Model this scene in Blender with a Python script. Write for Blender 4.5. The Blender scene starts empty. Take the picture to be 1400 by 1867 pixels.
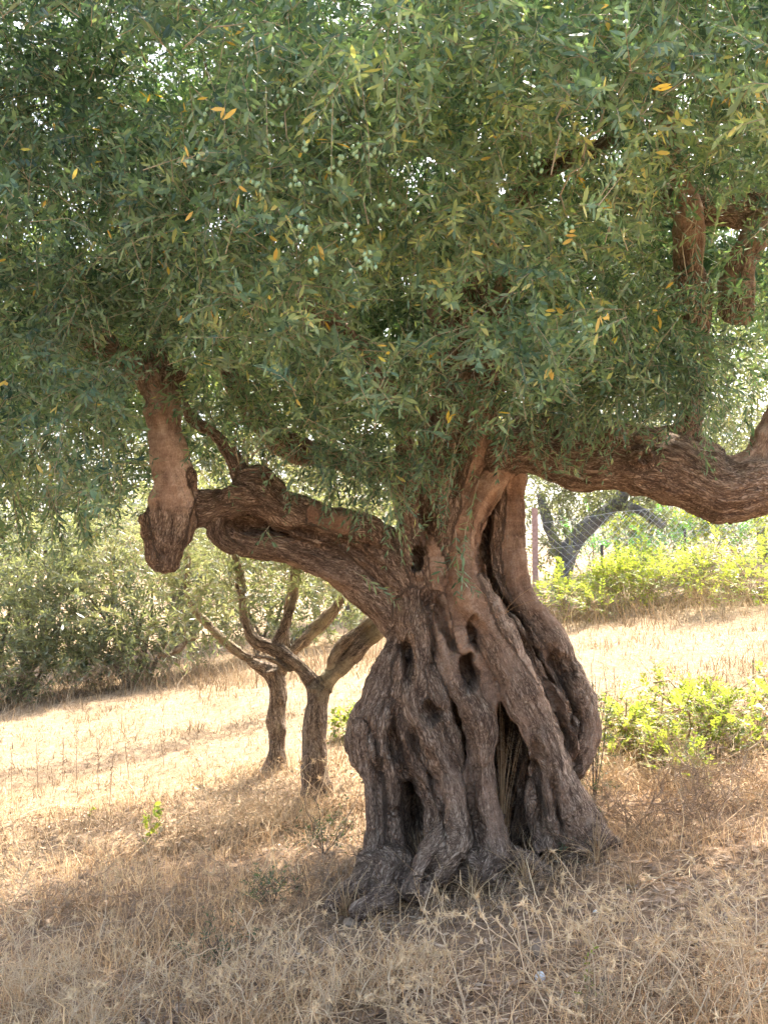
import bpy, math, random
import numpy as np
from mathutils import Vector

rng = np.random.default_rng(7)
random.seed(7)
R = math.radians
scene = bpy.context.scene
C = scene.collection

# ------------------------------------------------------------------ camera
F = 2002.0                    # focal length in pixels of the 1400 x 1867 photograph
CAMZ = 1.6
TILT = math.atan(157 / F)
cd = bpy.data.cameras.new('camera')
cam = bpy.data.objects.new('camera', cd)
C.objects.link(cam)
cam.location = (0, 0, CAMZ)
cam.rotation_euler = (R(90) + TILT, 0, 0)
cd.sensor_fit = 'VERTICAL'
cd.angle = 2 * math.atan(933.5 / F)
cd.clip_start = 0.05
cd.clip_end = 2000
scene.camera = cam

# ------------------------------------------------------------------ sky, sun, exposure
SUN_EL, SUN_AZ = 57.0, 24.0     # azimuth measured from straight ahead (+Y) towards the right (+X)
w = bpy.data.worlds.new('World')
scene.world = w
w.use_nodes = True
nt = w.node_tree
sky = nt.nodes.new('ShaderNodeTexSky')
sky.sky_type = 'NISHITA'
sky.sun_disc = False
sky.sun_elevation = R(SUN_EL)
sky.sun_rotation = R(SUN_AZ)
sky.dust_density = 6.0
sky.air_density = 1.0
bg = nt.nodes['Background']
bg.inputs['Strength'].default_value = 0.15
nt.links.new(sky.outputs[0], bg.inputs[0])
sl = bpy.data.lights.new('sun', 'SUN')
sl.energy = 3.3
sl.angle = R(0.53)
sl.color = (1.0, 0.94, 0.84)
sun = bpy.data.objects.new('sun', sl)
C.objects.link(sun)
sd = Vector((math.sin(R(SUN_AZ)) * math.cos(R(SUN_EL)), math.cos(R(SUN_AZ)) * math.cos(R(SUN_EL)), math.sin(R(SUN_EL))))
sun.rotation_euler = (-sd).to_track_quat('-Z', 'Y').to_euler()
sun.location = (4, 10, 14)
vs = scene.view_settings
vs.view_transform = 'Standard'
vs.look = 'None'
vs.gamma = 1
vs.exposure = 2.5
vs.use_curve_mapping = False
scene.render.engine = 'CYCLES'
scene.cycles.use_adaptive_sampling = True
scene.cycles.adaptive_threshold = 0.03
scene.cycles.max_bounces = 5
scene.cycles.diffuse_bounces = 3
scene.cycles.transparent_max_bounces = 4
scene.cycles.transmission_bounces = 4

# ------------------------------------------------------------------ helpers
def P(px, py, d):
    """world point seen at photograph pixel (px, py) at distance d ahead"""
    X = (px - 700.0) / F
    Y = (933.5 - py) / F
    fx, fy, fz = X, math.cos(TILT) - Y * math.sin(TILT), math.sin(TILT) + Y * math.cos(TILT)
    s = d / fy
    return np.array((fx * s, d, CAMZ + fz * s))

def proj(p):
    """world points (N,3) to photograph pixels"""
    q = p - np.array((0, 0, CAMZ))
    fw = q[:, 1] * math.cos(TILT) + q[:, 2] * math.sin(TILT)
    up = -q[:, 1] * math.sin(TILT) + q[:, 2] * math.cos(TILT)
    fw = np.maximum(fw, 0.05)
    return 700 + F * q[:, 0] / fw, 933.5 - F * up / fw

def norm(a):
    return a / np.maximum(np.linalg.norm(a, axis=-1, keepdims=True), 1e-9)

_perm = np.random.default_rng(3).permutation(512).astype(np.int64)
_val = np.random.default_rng(4).random(512) * 2 - 1
def vnoise(p):
    """value noise in -1..1 at points (N,3)"""
    i = np.floor(p).astype(np.int64)
    f = p - i
    f = f * f * f * (f * (f * 6 - 15) + 10)
    def h(a, b, c):
        return _val[_perm[(_perm[(_perm[(i[:, 0] + a) & 511] + i[:, 1] + b) & 511] + i[:, 2] + c) & 511]]
    x0 = h(0,0,0)*(1-f[:,0]) + h(1,0,0)*f[:,0]
    x1 = h(0,1,0)*(1-f[:,0]) + h(1,1,0)*f[:,0]
    x2 = h(0,0,1)*(1-f[:,0]) + h(1,0,1)*f[:,0]
    x3 = h(0,1,1)*(1-f[:,0]) + h(1,1,1)*f[:,0]
    y0 = x0*(1-f[:,1]) + x1*f[:,1]
    y1 = x2*(1-f[:,1]) + x3*f[:,1]
    return y0*(1-f[:,2]) + y1*f[:,2]

def fbm(p, oct=3):
    s = 0; a = 1.0
    for k in range(oct):
        s = s + a * vnoise(p * (2.03 ** k) + 17.3 * k); a *= 0.5
    return s

def ground_z(x, y):
    x = np.asarray(x, float); y = np.asarray(y, float)
    cross = 1.2 * np.tanh(x / 8.0) * (0.45 + 0.55 / (1 + np.exp(-(y - 3.5) * 1.2)))
    s = np.log1p(np.exp((y - 6.5) * 1.5)) / 1.5
    lng = 1.55 * np.tanh(s / 14.0)
    mound = -0.07 * np.exp(-(((x - 0.15) / 0.65) ** 2 + ((y - 5.7) / 0.36) ** 2)) + 0.02 * np.exp(-(((x - 0.35) / 1.1) ** 2 + ((y - 6.3) / 0.8) ** 2))
    sh = x.shape
    pts = np.stack([x.ravel(), y.ravel(), np.zeros(x.size)], 1)
    fall = 1 / (1 + np.maximum(0, y - 18) / 8)
    n = (0.035 * vnoise(pts * 1.1).reshape(sh) + 0.02 * vnoise(pts * 3.3 + 9).reshape(sh)
         + 0.010 * vnoise(pts * 9.0 + 4).reshape(sh)) * fall
    hill = 4.0 * (1 / (1 + np.exp(-(y - 70) / 14)))
    return cross + lng + mound + n + hill - 0.005

def gz(x, y):
    return float(ground_z(np.array([x]), np.array([y]))[0])

def GP(px, py):
    """point of the ground seen at a pixel"""
    d = np.concatenate([np.linspace(2.5, 12, 400), np.linspace(12.05, 60, 400)])
    q = np.array([P(px, py, t) for t in d])
    below = q[:, 2] < ground_z(q[:, 0], q[:, 1])
    k = int(np.argmax(below)) if below.any() else len(d) - 1
    return np.array((q[k, 0], q[k, 1], gz(q[k, 0], q[k, 1])))

def mesh_np(name, verts, tris, mat, parent=None, attrs=None, smooth=True, quads=None):
    me = bpy.data.meshes.new(name)
    verts = np.asarray(verts, np.float32)
    nv = len(verts)
    me.vertices.add(nv)
    me.vertices.foreach_set('co', verts.ravel())
    loops = []; starts = []; off = 0
    if tris is not None and len(tris):
        tris = np.asarray(tris, np.int32)
        loops.append(tris.ravel()); starts.append(np.arange(len(tris)) * 3); off = len(tris) * 3
    if quads is not None and len(quads):
        quads = np.asarray(quads, np.int32)
        loops.append(quads.ravel()); starts.append(off + np.arange(len(quads)) * 4)
    loops = np.concatenate(loops).astype(np.int32); starts = np.concatenate(starts).astype(np.int32)
    me.loops.add(len(loops)); me.loops.foreach_set('vertex_index', loops)
    me.polygons.add(len(starts)); me.polygons.foreach_set('loop_start', starts)
    me.polygons.foreach_set('use_smooth', np.full(len(starts), smooth, dtype=bool))
    for k, a in (attrs or {}).items():
        a = np.asarray(a, np.float32)
        if a.ndim == 1:
            at = me.attributes.new(k, 'FLOAT', 'POINT'); at.data.foreach_set('value', a)
        else:
            at = me.attributes.new(k, 'FLOAT_VECTOR', 'POINT'); at.data.foreach_set('vector', a.ravel())
    me.update(calc_edges=True)
    me.validate()
    if mat: me.materials.append(mat)
    o = bpy.data.objects.new(name, me)
    C.objects.link(o)
    if parent is not None: o.parent = parent
    return o

def tag(o, label=None, cat=None, group=None, kind=None):
    if label: o['label'] = label
    if cat: o['category'] = cat
    if group: o['group'] = group
    if kind: o['kind'] = kind
    return o

def empty(name, loc):
    o = bpy.data.objects.new(name, None)
    o.empty_display_size = 0.2
    C.objects.link(o)
    o.location = [float(v) for v in loc]
    return o

def under(o, parent):
    """parent a part that was built in world coordinates to an Empty (no rotation) and move its mesh to the Empty's frame"""
    me = o.data
    co = np.zeros(len(me.vertices) * 3, np.float32)
    me.vertices.foreach_get('co', co)
    co = co.reshape(-1, 3) - np.array(parent.location, np.float32)
    me.vertices.foreach_set('co', co.ravel())
    me.update()
    o.parent = parent
    return o

# ------------------------------------------------------------------ materials
def new_mat(name):
    m = bpy.data.materials.new(name); m.use_nodes = True
    m.node_tree.nodes.clear()
    return m, m.node_tree

def N(nt, typ, **kw):
    n = nt.nodes.new(typ)
    for k, v in kw.items():
        if k.startswith('i_'):
            key = k[2:]
            key = int(key) if key.isdigit() else key
            n.inputs[key].default_value = v
        else: setattr(n, k, v)
    return n

def ramp(nt, fac, stops):
    r = nt.nodes.new('ShaderNodeValToRGB')
    el = r.color_ramp.elements
    while len(el) < len(stops): el.new(0.5)
    for e, (p, c) in zip(el, stops):
        e.position = p; e.color = (*c, 1)
    if fac is not None: nt.links.new(fac, r.inputs[0])
    return r

def leaf_mat(name, stops, under_col, transl=0.35, under_mix=0.75, tcol=None, rough=0.42, spec=0.45):
    m, t = new_mat(name)
    at = N(t, 'ShaderNodeAttribute', attribute_name='rnd')
    rp = ramp(t, at.outputs['Fac'], stops)
    geo = N(t, 'ShaderNodeNewGeometry')
    mul = N(t, 'ShaderNodeMath', operation='MULTIPLY', i_1=under_mix)
    t.links.new(geo.outputs['Backfacing'], mul.inputs[0])
    mix = N(t, 'ShaderNodeMixRGB', i_Color2=(*under_col, 1))
    t.links.new(mul.outputs[0], mix.inputs[0]); t.links.new(rp.outputs[0], mix.inputs[1])
    pr = N(t, 'ShaderNodeBsdfPrincipled', i_Roughness=rough)
    pr.inputs['Specular IOR Level'].default_value = spec
    t.links.new(mix.outputs[0], pr.inputs['Base Color'])
    tr = N(t, 'ShaderNodeBsdfTranslucent')
    tm = N(t, 'ShaderNodeMixRGB', blend_type='MULTIPLY', i_Fac=1.0, i_Color2=(*(tcol or (1.6, 1.7, 0.7)), 1))
    t.links.new(rp.outputs[0], tm.inputs[1]); t.links.new(tm.outputs[0], tr.inputs['Color'])
    ms = N(t, 'ShaderNodeMixShader', i_Fac=transl)
    t.links.new(pr.outputs[0], ms.inputs[1]); t.links.new(tr.outputs[0], ms.inputs[2])
    out = N(t, 'ShaderNodeOutputMaterial'); t.links.new(ms.outputs[0], out.inputs[0])
    return m

def plain_mat(name, stops, rough=0.8, scale=12.0, attr=None, transl=0.0, spec=0.2):
    m, t = new_mat(name)
    if attr:
        at = N(t, 'ShaderNodeAttribute', attribute_name=attr); fac = at.outputs['Fac']
    else:
        tc = N(t, 'ShaderNodeTexCoord')
        no = N(t, 'ShaderNodeTexNoise', i_Scale=scale, i_Detail=6.0)
        t.links.new(tc.outputs['Object'], no.inputs['Vector']); fac = no.outputs['Fac']
    rp = ramp(t, fac, stops)
    pr = N(t, 'ShaderNodeBsdfPrincipled', i_Roughness=rough)
    pr.inputs['Specular IOR Level'].default_value = spec
    t.links.new(rp.outputs[0], pr.inputs['Base Color'])
    out = N(t, 'ShaderNodeOutputMaterial')
    if transl:
        tr = N(t, 'ShaderNodeBsdfTranslucent'); t.links.new(rp.outputs[0], tr.inputs['Color'])
        ms = N(t, 'ShaderNodeMixShader', i_Fac=transl)
        t.links.new(pr.outputs[0], ms.inputs[1]); t.links.new(tr.outputs[0], ms.inputs[2])
        t.links.new(ms.outputs[0], out.inputs[0])
    else:
        t.links.new(pr.outputs[0], out.inputs[0])
    return m

def bark_mat(name, rough_stops, smooth_stops, bump=1.0, sat=0.86):
    """bark laid along the grain of the wood: 'grain' is a position in the local frame of the strand"""
    m, t = new_mat(name)
    def lk(a, b): t.links.new(a, b)
    def ma(op, a=None, b=None, c=None, clamp=False):
        n = N(t, 'ShaderNodeMath', operation=op); n.use_clamp = clamp
        for i, v in enumerate((a, b, c)):
            if v is None: continue
            if isinstance(v, (int, float)): n.inputs[i].default_value = v
            else: lk(v, n.inputs[i])
        return n.outputs[0]
    g = N(t, 'ShaderNodeAttribute', attribute_name='grain')
    sm = N(t, 'ShaderNodeAttribute', attribute_name='smoothness').outputs['Fac']
    def mapped(sx, sz):
        mp = N(t, 'ShaderNodeMapping'); mp.inputs['Scale'].default_value = (sx, sx, sz); lk(g.outputs['Vector'], mp.inputs['Vector']); return mp.outputs[0]
    v1 = mapped(1, 0.30)
    warp = N(t, 'ShaderNodeTexNoise', i_Scale=30.0, i_Detail=4.0); lk(v1, warp.inputs['Vector'])
    add = N(t, 'ShaderNodeMixRGB', blend_type='LINEAR_LIGHT', i_Fac=0.045); lk(v1, add.inputs[1]); lk(warp.outputs['Color'], add.inputs[2])
    vo = N(t, 'ShaderNodeTexVoronoi', feature='DISTANCE_TO_EDGE', i_Scale=62.0); lk(add.outputs[0], vo.inputs['Vector'])
    plates = N(t, 'ShaderNodeMapRange', i_2=0.30); lk(vo.outputs[0], plates.inputs[0]); plates = plates.outputs[0]
    fis = N(t, 'ShaderNodeTexNoise', i_Scale=42.0, i_Detail=6.0, i_Roughness=0.6); lk(mapped(1, 0.16), fis.inputs['Vector'])
    fine = N(t, 'ShaderNodeTexNoise', i_Scale=150.0, i_Detail=6.0, i_Roughness=0.65); lk(mapped(1, 0.6), fine.inputs['Vector'])
    wr = N(t, 'ShaderNodeTexNoise', i_Scale=26.0, i_Detail=5.0, i_Roughness=0.65); lk(mapped(0.45, 1.6), wr.inputs['Vector'])
    big = N(t, 'ShaderNodeTexNoise', i_Scale=4.5, i_Detail=6.0, i_Roughness=0.65); lk(mapped(1, 0.55), big.inputs['Vector'])
    mid = N(t, 'ShaderNodeTexNoise', i_Scale=16.0, i_Detail=5.0, i_Roughness=0.6); lk(mapped(1, 0.5), mid.inputs['Vector'])
    patch = N(t, 'ShaderNodeMapRange', i_1=0.40, i_2=0.62); lk(big.outputs['Fac'], patch.inputs[0]); patch = patch.outputs[0]
    rough = ma('SUBTRACT', 1.0, sm)
    # height
    pl = ma('MULTIPLY', plates, ma('MULTIPLY_ADD', mid.outputs['Fac'], 1.1, 0.1))
    h = ma('MULTIPLY', ma('MULTIPLY_ADD', fis.outputs['Fac'], 1.3, ma('MULTIPLY', pl, 0.75)), ma('MULTIPLY_ADD', rough, 0.8, 0.2))
    h = ma('ADD', h, ma('MULTIPLY_ADD', fine.outputs['Fac'], 0.35, ma('MULTIPLY', wr.outputs['Fac'], 0.7)))
    bp = N(t, 'ShaderNodeBump', i_Strength=bump, i_Distance=0.016); lk(h, bp.inputs['Height'])
    # colour
    cf = ma('MULTIPLY_ADD', plates, 0.16, ma('MULTIPLY_ADD', fis.outputs['Fac'], 0.45, ma('MULTIPLY_ADD', fine.outputs['Fac'], 0.22, ma('MULTIPLY', mid.outputs['Fac'], 0.22))))
    rr = ramp(t, cf, rough_stops)
    sf = ma('MULTIPLY_ADD', fine.outputs['Fac'], 0.25, ma('MULTIPLY_ADD', big.outputs['Fac'], 0.35, ma('MULTIPLY_ADD', wr.outputs['Fac'], 0.2, ma('MULTIPLY', mid.outputs['Fac'], 0.25))))
    sr = ramp(t, sf, smooth_stops)
    edge = ma('ADD', sm, ma('MULTIPLY_ADD', mid.outputs['Fac'], 0.9, ma('MULTIPLY_ADD', big.outputs['Fac'], 0.9, -0.9)))
    er = N(t, 'ShaderNodeMapRange', i_1=0.40, i_2=0.72); lk(edge, er.inputs[0])
    cm = N(t, 'ShaderNodeMixRGB'); lk(er.outputs[0], cm.inputs[0]); lk(rr.outputs[0], cm.inputs[1]); lk(sr.outputs[0], cm.inputs[2])
    ag = N(t, 'ShaderNodeAttribute', attribute_name='grey').outputs['Fac']
    gf = ma('MULTIPLY', ag, ma('MULTIPLY_ADD', patch, 0.6, 0.4), None, True)
    hs = N(t, 'ShaderNodeHueSaturation', i_Saturation=sat, i_Value=1.12); lk(cm.outputs[0], hs.inputs['Color'])
    pv = N(t, 'ShaderNodeMapRange', i_1=0.7, i_2=1.0, i_3=1.12, i_4=1.7); lk(ag, pv.inputs[0]); lk(pv.outputs[0], hs.inputs['Value'])
    fm = N(t, 'ShaderNodeMixRGB'); lk(gf, fm.inputs[0]); lk(cm.outputs[0], fm.inputs[1]); lk(hs.outputs[0], fm.inputs[2])
    pr = N(t, 'ShaderNodeBsdfPrincipled', i_Roughness=0.85); pr.inputs['Specular IOR Level'].default_value = 0.2
    lk(fm.outputs[0], pr.inputs['Base Color']); lk(bp.outputs[0], pr.inputs['Normal'])
    out = N(t, 'ShaderNodeOutputMaterial'); lk(pr.outputs[0], out.inputs[0])
    return m

M = {}
M['bark'] = bark_mat('olive_bark',
    [(0.40, (0.078, 0.047, 0.031)), (0.49, (0.185, 0.122, 0.080)), (0.57, (0.32, 0.222, 0.150)), (0.67, (0.51, 0.385, 0.275))],
    [(0.42, (0.125, 0.072, 0.045)), (0.49, (0.24, 0.145, 0.092)), (0.55, (0.34, 0.22, 0.145)), (0.63, (0.49, 0.36, 0.255))], bump=1.0)
M['young_bark'] = bark_mat('young_olive_bark',
    [(0.41, (0.06, 0.04, 0.027)), (0.49, (0.17, 0.12, 0.078)), (0.57, (0.29, 0.21, 0.14)), (0.67, (0.45, 0.35, 0.24))],
    [(0.42, (0.09, 0.07, 0.038)), (0.49, (0.18, 0.14, 0.078)), (0.55, (0.28, 0.22, 0.125)), (0.63, (0.42, 0.34, 0.21))])
M['grey_bark'] = bark_mat('grey_bark',
    [(0.33, (0.06, 0.058, 0.06)), (0.46, (0.13, 0.125, 0.125)), (0.57, (0.2, 0.19, 0.19)), (0.70, (0.3, 0.29, 0.28))],
    [(0.36, (0.10, 0.10, 0.10)), (0.47, (0.17, 0.17, 0.17)), (0.57, (0.24, 0.23, 0.23)), (0.70, (0.32, 0.31, 0.3))])
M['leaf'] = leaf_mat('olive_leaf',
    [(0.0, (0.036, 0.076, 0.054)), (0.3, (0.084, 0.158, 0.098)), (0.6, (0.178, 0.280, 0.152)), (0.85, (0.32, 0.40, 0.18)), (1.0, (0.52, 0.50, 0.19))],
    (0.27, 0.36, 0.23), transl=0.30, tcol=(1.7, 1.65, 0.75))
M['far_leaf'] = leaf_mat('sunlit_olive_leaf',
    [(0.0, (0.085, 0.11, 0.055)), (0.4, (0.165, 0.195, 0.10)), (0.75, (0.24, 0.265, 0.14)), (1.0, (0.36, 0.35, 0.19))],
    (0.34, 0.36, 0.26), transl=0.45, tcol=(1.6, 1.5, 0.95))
M['yellow_leaf'] = leaf_mat('yellow_olive_leaf',
    [(0.0, (0.50, 0.31, 0.04)), (0.5, (0.62, 0.42, 0.05)), (1.0, (0.50, 0.47, 0.09))],
    (0.6, 0.46, 0.14), transl=0.35, tcol=(1.2, 1.1, 0.6))
M['shrub_leaf'] = leaf_mat('bright_shrub_leaf',
    [(0.0, (0.11, 0.15, 0.045)), (0.4, (0.21, 0.26, 0.065)), (0.8, (0.33, 0.35, 0.09)), (1.0, (0.46, 0.40, 0.16))],
    (0.40, 0.46, 0.17), transl=0.55, under_mix=0.5, tcol=(1.5, 1.5, 0.55))
M['deep_leaf'] = leaf_mat('cool_green_leaf',
    [(0.0, (0.06, 0.16, 0.06)), (0.5, (0.10, 0.26, 0.09)), (1.0, (0.2, 0.36, 0.10))],
    (0.22, 0.36, 0.18), transl=0.45, under_mix=0.5, tcol=(1.3, 1.5, 0.7))
M['weed_leaf'] = leaf_mat('dull_weed_leaf',
    [(0.0, (0.05, 0.075, 0.045)), (0.5, (0.09, 0.12, 0.065)), (1.0, (0.15, 0.17, 0.09))],
    (0.14, 0.16, 0.11), transl=0.3)
M['twig'] = plain_mat('pale_twig', [(0.3, (0.30, 0.24, 0.15)), (0.7, (0.48, 0.40, 0.27))], scale=5)
M['dark_twig'] = plain_mat('dark_twig', [(0.3, (0.10, 0.075, 0.055)), (0.7, (0.2, 0.15, 0.11))], scale=5)
M['olive'] = plain_mat('green_olive_skin', [(0.3, (0.21, 0.34, 0.19)), (0.7, (0.30, 0.45, 0.25))], rough=0.4, scale=60, spec=0.4)
M['straw'] = plain_mat('dry_straw', [(0.0, (0.28, 0.160, 0.080)), (0.35, (0.52, 0.335, 0.175)), (0.7, (0.70, 0.49, 0.27)), (1.0, (0.82, 0.64, 0.39))], attr='rnd', transl=0.25, rough=0.7)
M['stubble'] = plain_mat('field_stubble', [(0.0, (0.14, 0.09, 0.048)), (0.35, (0.26, 0.18, 0.10)), (0.7, (0.38, 0.28, 0.165)), (1.0, (0.52, 0.41, 0.26))], attr='rnd', transl=0.2, rough=0.8)
M['litter'] = plain_mat('leaf_litter', [(0.0, (0.09, 0.06, 0.045)), (0.4, (0.22, 0.155, 0.105)), (0.8, (0.38, 0.28, 0.19)), (1.0, (0.5, 0.4, 0.28))], attr='rnd', transl=0.1, rough=0.8)
M['thistle'] = plain_mat('dry_thistle', [(0.3, (0.54, 0.39, 0.235)), (0.7, (0.74, 0.58, 0.38))], scale=8, rough=0.7, transl=0.1)
M['thistle_head'] = plain_mat('thistle_spines', [(0.3, (0.60, 0.42, 0.22)), (0.7, (0.76, 0.58, 0.35))], scale=40, rough=0.6, transl=0.15)
M['brush'] = plain_mat('dry_brush_twig', [(0.3, (0.26, 0.18, 0.12)), (0.7, (0.44, 0.33, 0.22))], scale=6, rough=0.8)
M['stone'] = plain_mat('earthy_stone', [(0.3, (0.20, 0.145, 0.10)), (0.7, (0.36, 0.275, 0.195))], scale=30, rough=0.95, spec=0.05)
M['white_stone'] = plain_mat('white_stone', [(0.3, (0.55, 0.58, 0.58)), (0.7, (0.74, 0.76, 0.75))], scale=14, rough=0.8)
M['post'] = plain_mat('rusty_pink_metal', [(0.3, (0.30, 0.18, 0.15)), (0.7, (0.46, 0.30, 0.26))], scale=20, rough=0.6)
M['rod'] = plain_mat('dark_iron_rod', [(0.3, (0.06, 0.05, 0.045)), (0.7, (0.13, 0.10, 0.09))], scale=20, rough=0.6)
M['wire'] = plain_mat('galvanised_wire', [(0.3, (0.42, 0.43, 0.44)), (0.7, (0.60, 0.61, 0.62))], scale=30, rough=0.4)

# ground material: soil, dry straw and pale stubble in patches
def ground_mat():
    m, t = new_mat('dry_ground')
    geo = N(t, 'ShaderNodeNewGeometry')
    n1 = N(t, 'ShaderNodeTexNoise', i_Scale=0.9, i_Detail=6.0, i_Roughness=0.6)
    n2 = N(t, 'ShaderNodeTexNoise', i_Scale=14.0, i_Detail=8.0, i_Roughness=0.7)
    n3 = N(t, 'ShaderNodeTexNoise', i_Scale=70.0, i_Detail=6.0, i_Roughness=0.7)
    for n in (n1, n2, n3): t.links.new(geo.outputs['Position'], n.inputs['Vector'])
    soil = ramp(t, n2.outputs['Fac'], [(0.3, (0.17, 0.108, 0.066)), (0.5, (0.28, 0.188, 0.118)), (0.7, (0.38, 0.275, 0.18))])
    straw = ramp(t, n2.outputs['Fac'], [(0.3, (0.17, 0.113, 0.064)), (0.5, (0.28, 0.20, 0.118)), (0.7, (0.39, 0.295, 0.185))])
    at = N(t, 'ShaderNodeAttribute', attribute_name='straw')
    ad = N(t, 'ShaderNodeMath', operation='ADD'); t.links.new(at.outputs['Fac'], ad.inputs[0]); t.links.new(n1.outputs['Fac'], ad.inputs[1])
    mr = N(t, 'ShaderNodeMapRange', i_1=0.8, i_2=1.25); t.links.new(ad.outputs[0], mr.inputs[0])
    mx = N(t, 'ShaderNodeMixRGB'); t.links.new(mr.outputs[0], mx.inputs[0]); t.links.new(soil.outputs[0], mx.inputs[1]); t.links.new(straw.outputs[0], mx.inputs[2])
    bp = N(t, 'ShaderNodeBump', i_Strength=0.7, i_Distance=0.03)
    hm = N(t, 'ShaderNodeMath', operation='ADD'); t.links.new(n2.outputs['Fac'], hm.inputs[0]); t.links.new(n3.outputs['Fac'], hm.inputs[1])
    t.links.new(hm.outputs[0], bp.inputs['Height'])
    pr = N(t, 'ShaderNodeBsdfPrincipled', i_Roughness=0.95); pr.inputs['Specular IOR Level'].default_value = 0.1
    t.links.new(mx.outputs[0], pr.inputs['Base Color']); t.links.new(bp.outputs[0], pr.inputs['Normal'])
    out = N(t, 'ShaderNodeOutputMaterial'); t.links.new(pr.outputs[0], out.inputs[0])
    return m
M['ground'] = ground_mat()

# ------------------------------------------------------------------ ground
def axis(lo, hi, a, b, step, grow=1.22):
    mid = list(np.arange(a, b, step))
    r = [mid[-1]]; s = step
    while r[-1] < hi: s *= grow; r.append(r[-1] + s)
    l = [mid[0]]; s = step
    while l[-1] > lo: s *= grow; l.append(l[-1] - s)
    return np.array(l[:0:-1] + mid + r[1:])
gx = axis(-200, 200, -6.5, 6.5, 0.08); gy = axis(-100, 280, 2.5, 17, 0.08)
GX, GY = np.meshgrid(gx, gy)
GZ = ground_z(GX, GY)
# clods in the bare soil close to the camera
pts = np.stack([GX.ravel(), GY.ravel(), np.zeros(GX.size)], 1)
GZ = GZ + (0.012 * np.maximum(0, vnoise(pts * 16)) .reshape(GX.shape)) * (GY < 18)
nx_, ny_ = len(gx), len(gy)
idx = np.arange(nx_ * ny_).reshape(ny_, nx_)
qd = np.stack([idx[:-1, :-1], idx[:-1, 1:], idx[1:, 1:], idx[1:, :-1]], -1).reshape(-1, 4)
bare = np.exp(-(((GX - 1.1) / 1.5) ** 2 + ((GY - 5.3) / 0.8) ** 2)) + 0.6 * np.exp(-(((GX + 0.6) / 1.2) ** 2 + ((GY - 4.9) / 0.5) ** 2))
straw_a = np.clip(0.25 + 0.30 * (GY > 7.2) + 0.18 * np.tanh((GY - 8) / 3) - 0.8 * bare, 0, 1)
ground = mesh_np('ground', np.stack([GX, GY, GZ], -1).reshape(-1, 3), None, M['ground'], quads=qd, attrs={'straw': straw_a.ravel()})
ground['kind'] = 'structure'

# ------------------------------------------------------------------ wood: strands fused by a voxel remesh
def catmull(pts, sub):
    p = np.vstack([2 * pts[0] - pts[1], pts, 2 * pts[-1] - pts[-2]])
    out = []
    for i in range(1, len(p) - 2):
        t = np.linspace(0, 1, sub, endpoint=False)[:, None]
        out.append(0.5 * ((2 * p[i]) + (-p[i-1] + p[i+1]) * t + (2*p[i-1] - 5*p[i] + 4*p[i+1] - p[i+2]) * t**2 + (-p[i-1] + 3*p[i] - 3*p[i+1] + p[i+2]) * t**3))
    out.append(p[-2][None])
    return np.vstack(out)

def tidy(quads, fp, nv, nparts):
    """keep one connected patch of faces per part, give stray patches to the part around them"""
    fp = fp.copy()
    for rnd in range(2):
        lab = np.arange(nv)
        same = quads
        # components of faces of equal part: label propagation on (vertex, part) pairs
        key = (quads * nparts + fp[:, None])
        u, inv = np.unique(key, return_inverse=True); inv = inv.reshape(-1, 4)
        lab = np.arange(len(u))
        for it in range(3000):
            m = lab[inv].min(1)
            new = lab.copy(); np.minimum.at(new, inv.ravel(), np.repeat(m, 4))
            new = new[new]
            if (new == lab).all(): break
            lab = new
        fl = lab[inv[:, 0]]
        cnt = np.bincount(fl, minlength=len(u))
        main = {}
        for p in range(nparts):
            ff = fl[fp == p]
            if len(ff): main[p] = np.bincount(ff).argmax()
        keepm = np.array([main.get(p, -1) for p in range(nparts)])
        bad = np.where(fl != keepm[fp])[0]
        if not len(bad): break
        for it in range(200):
            vp = np.full(nv, -1); good = np.ones(len(fp), bool); good[bad] = False
            vp[quads[good].ravel()] = np.repeat(fp[good], 4)
            cand = vp[quads[bad]].max(1)
            done = cand >= 0
            if not done.any(): break
            fp[bad[done]] = cand[done]; bad = bad[~done]
            if not len(bad): break
    return fp

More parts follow.
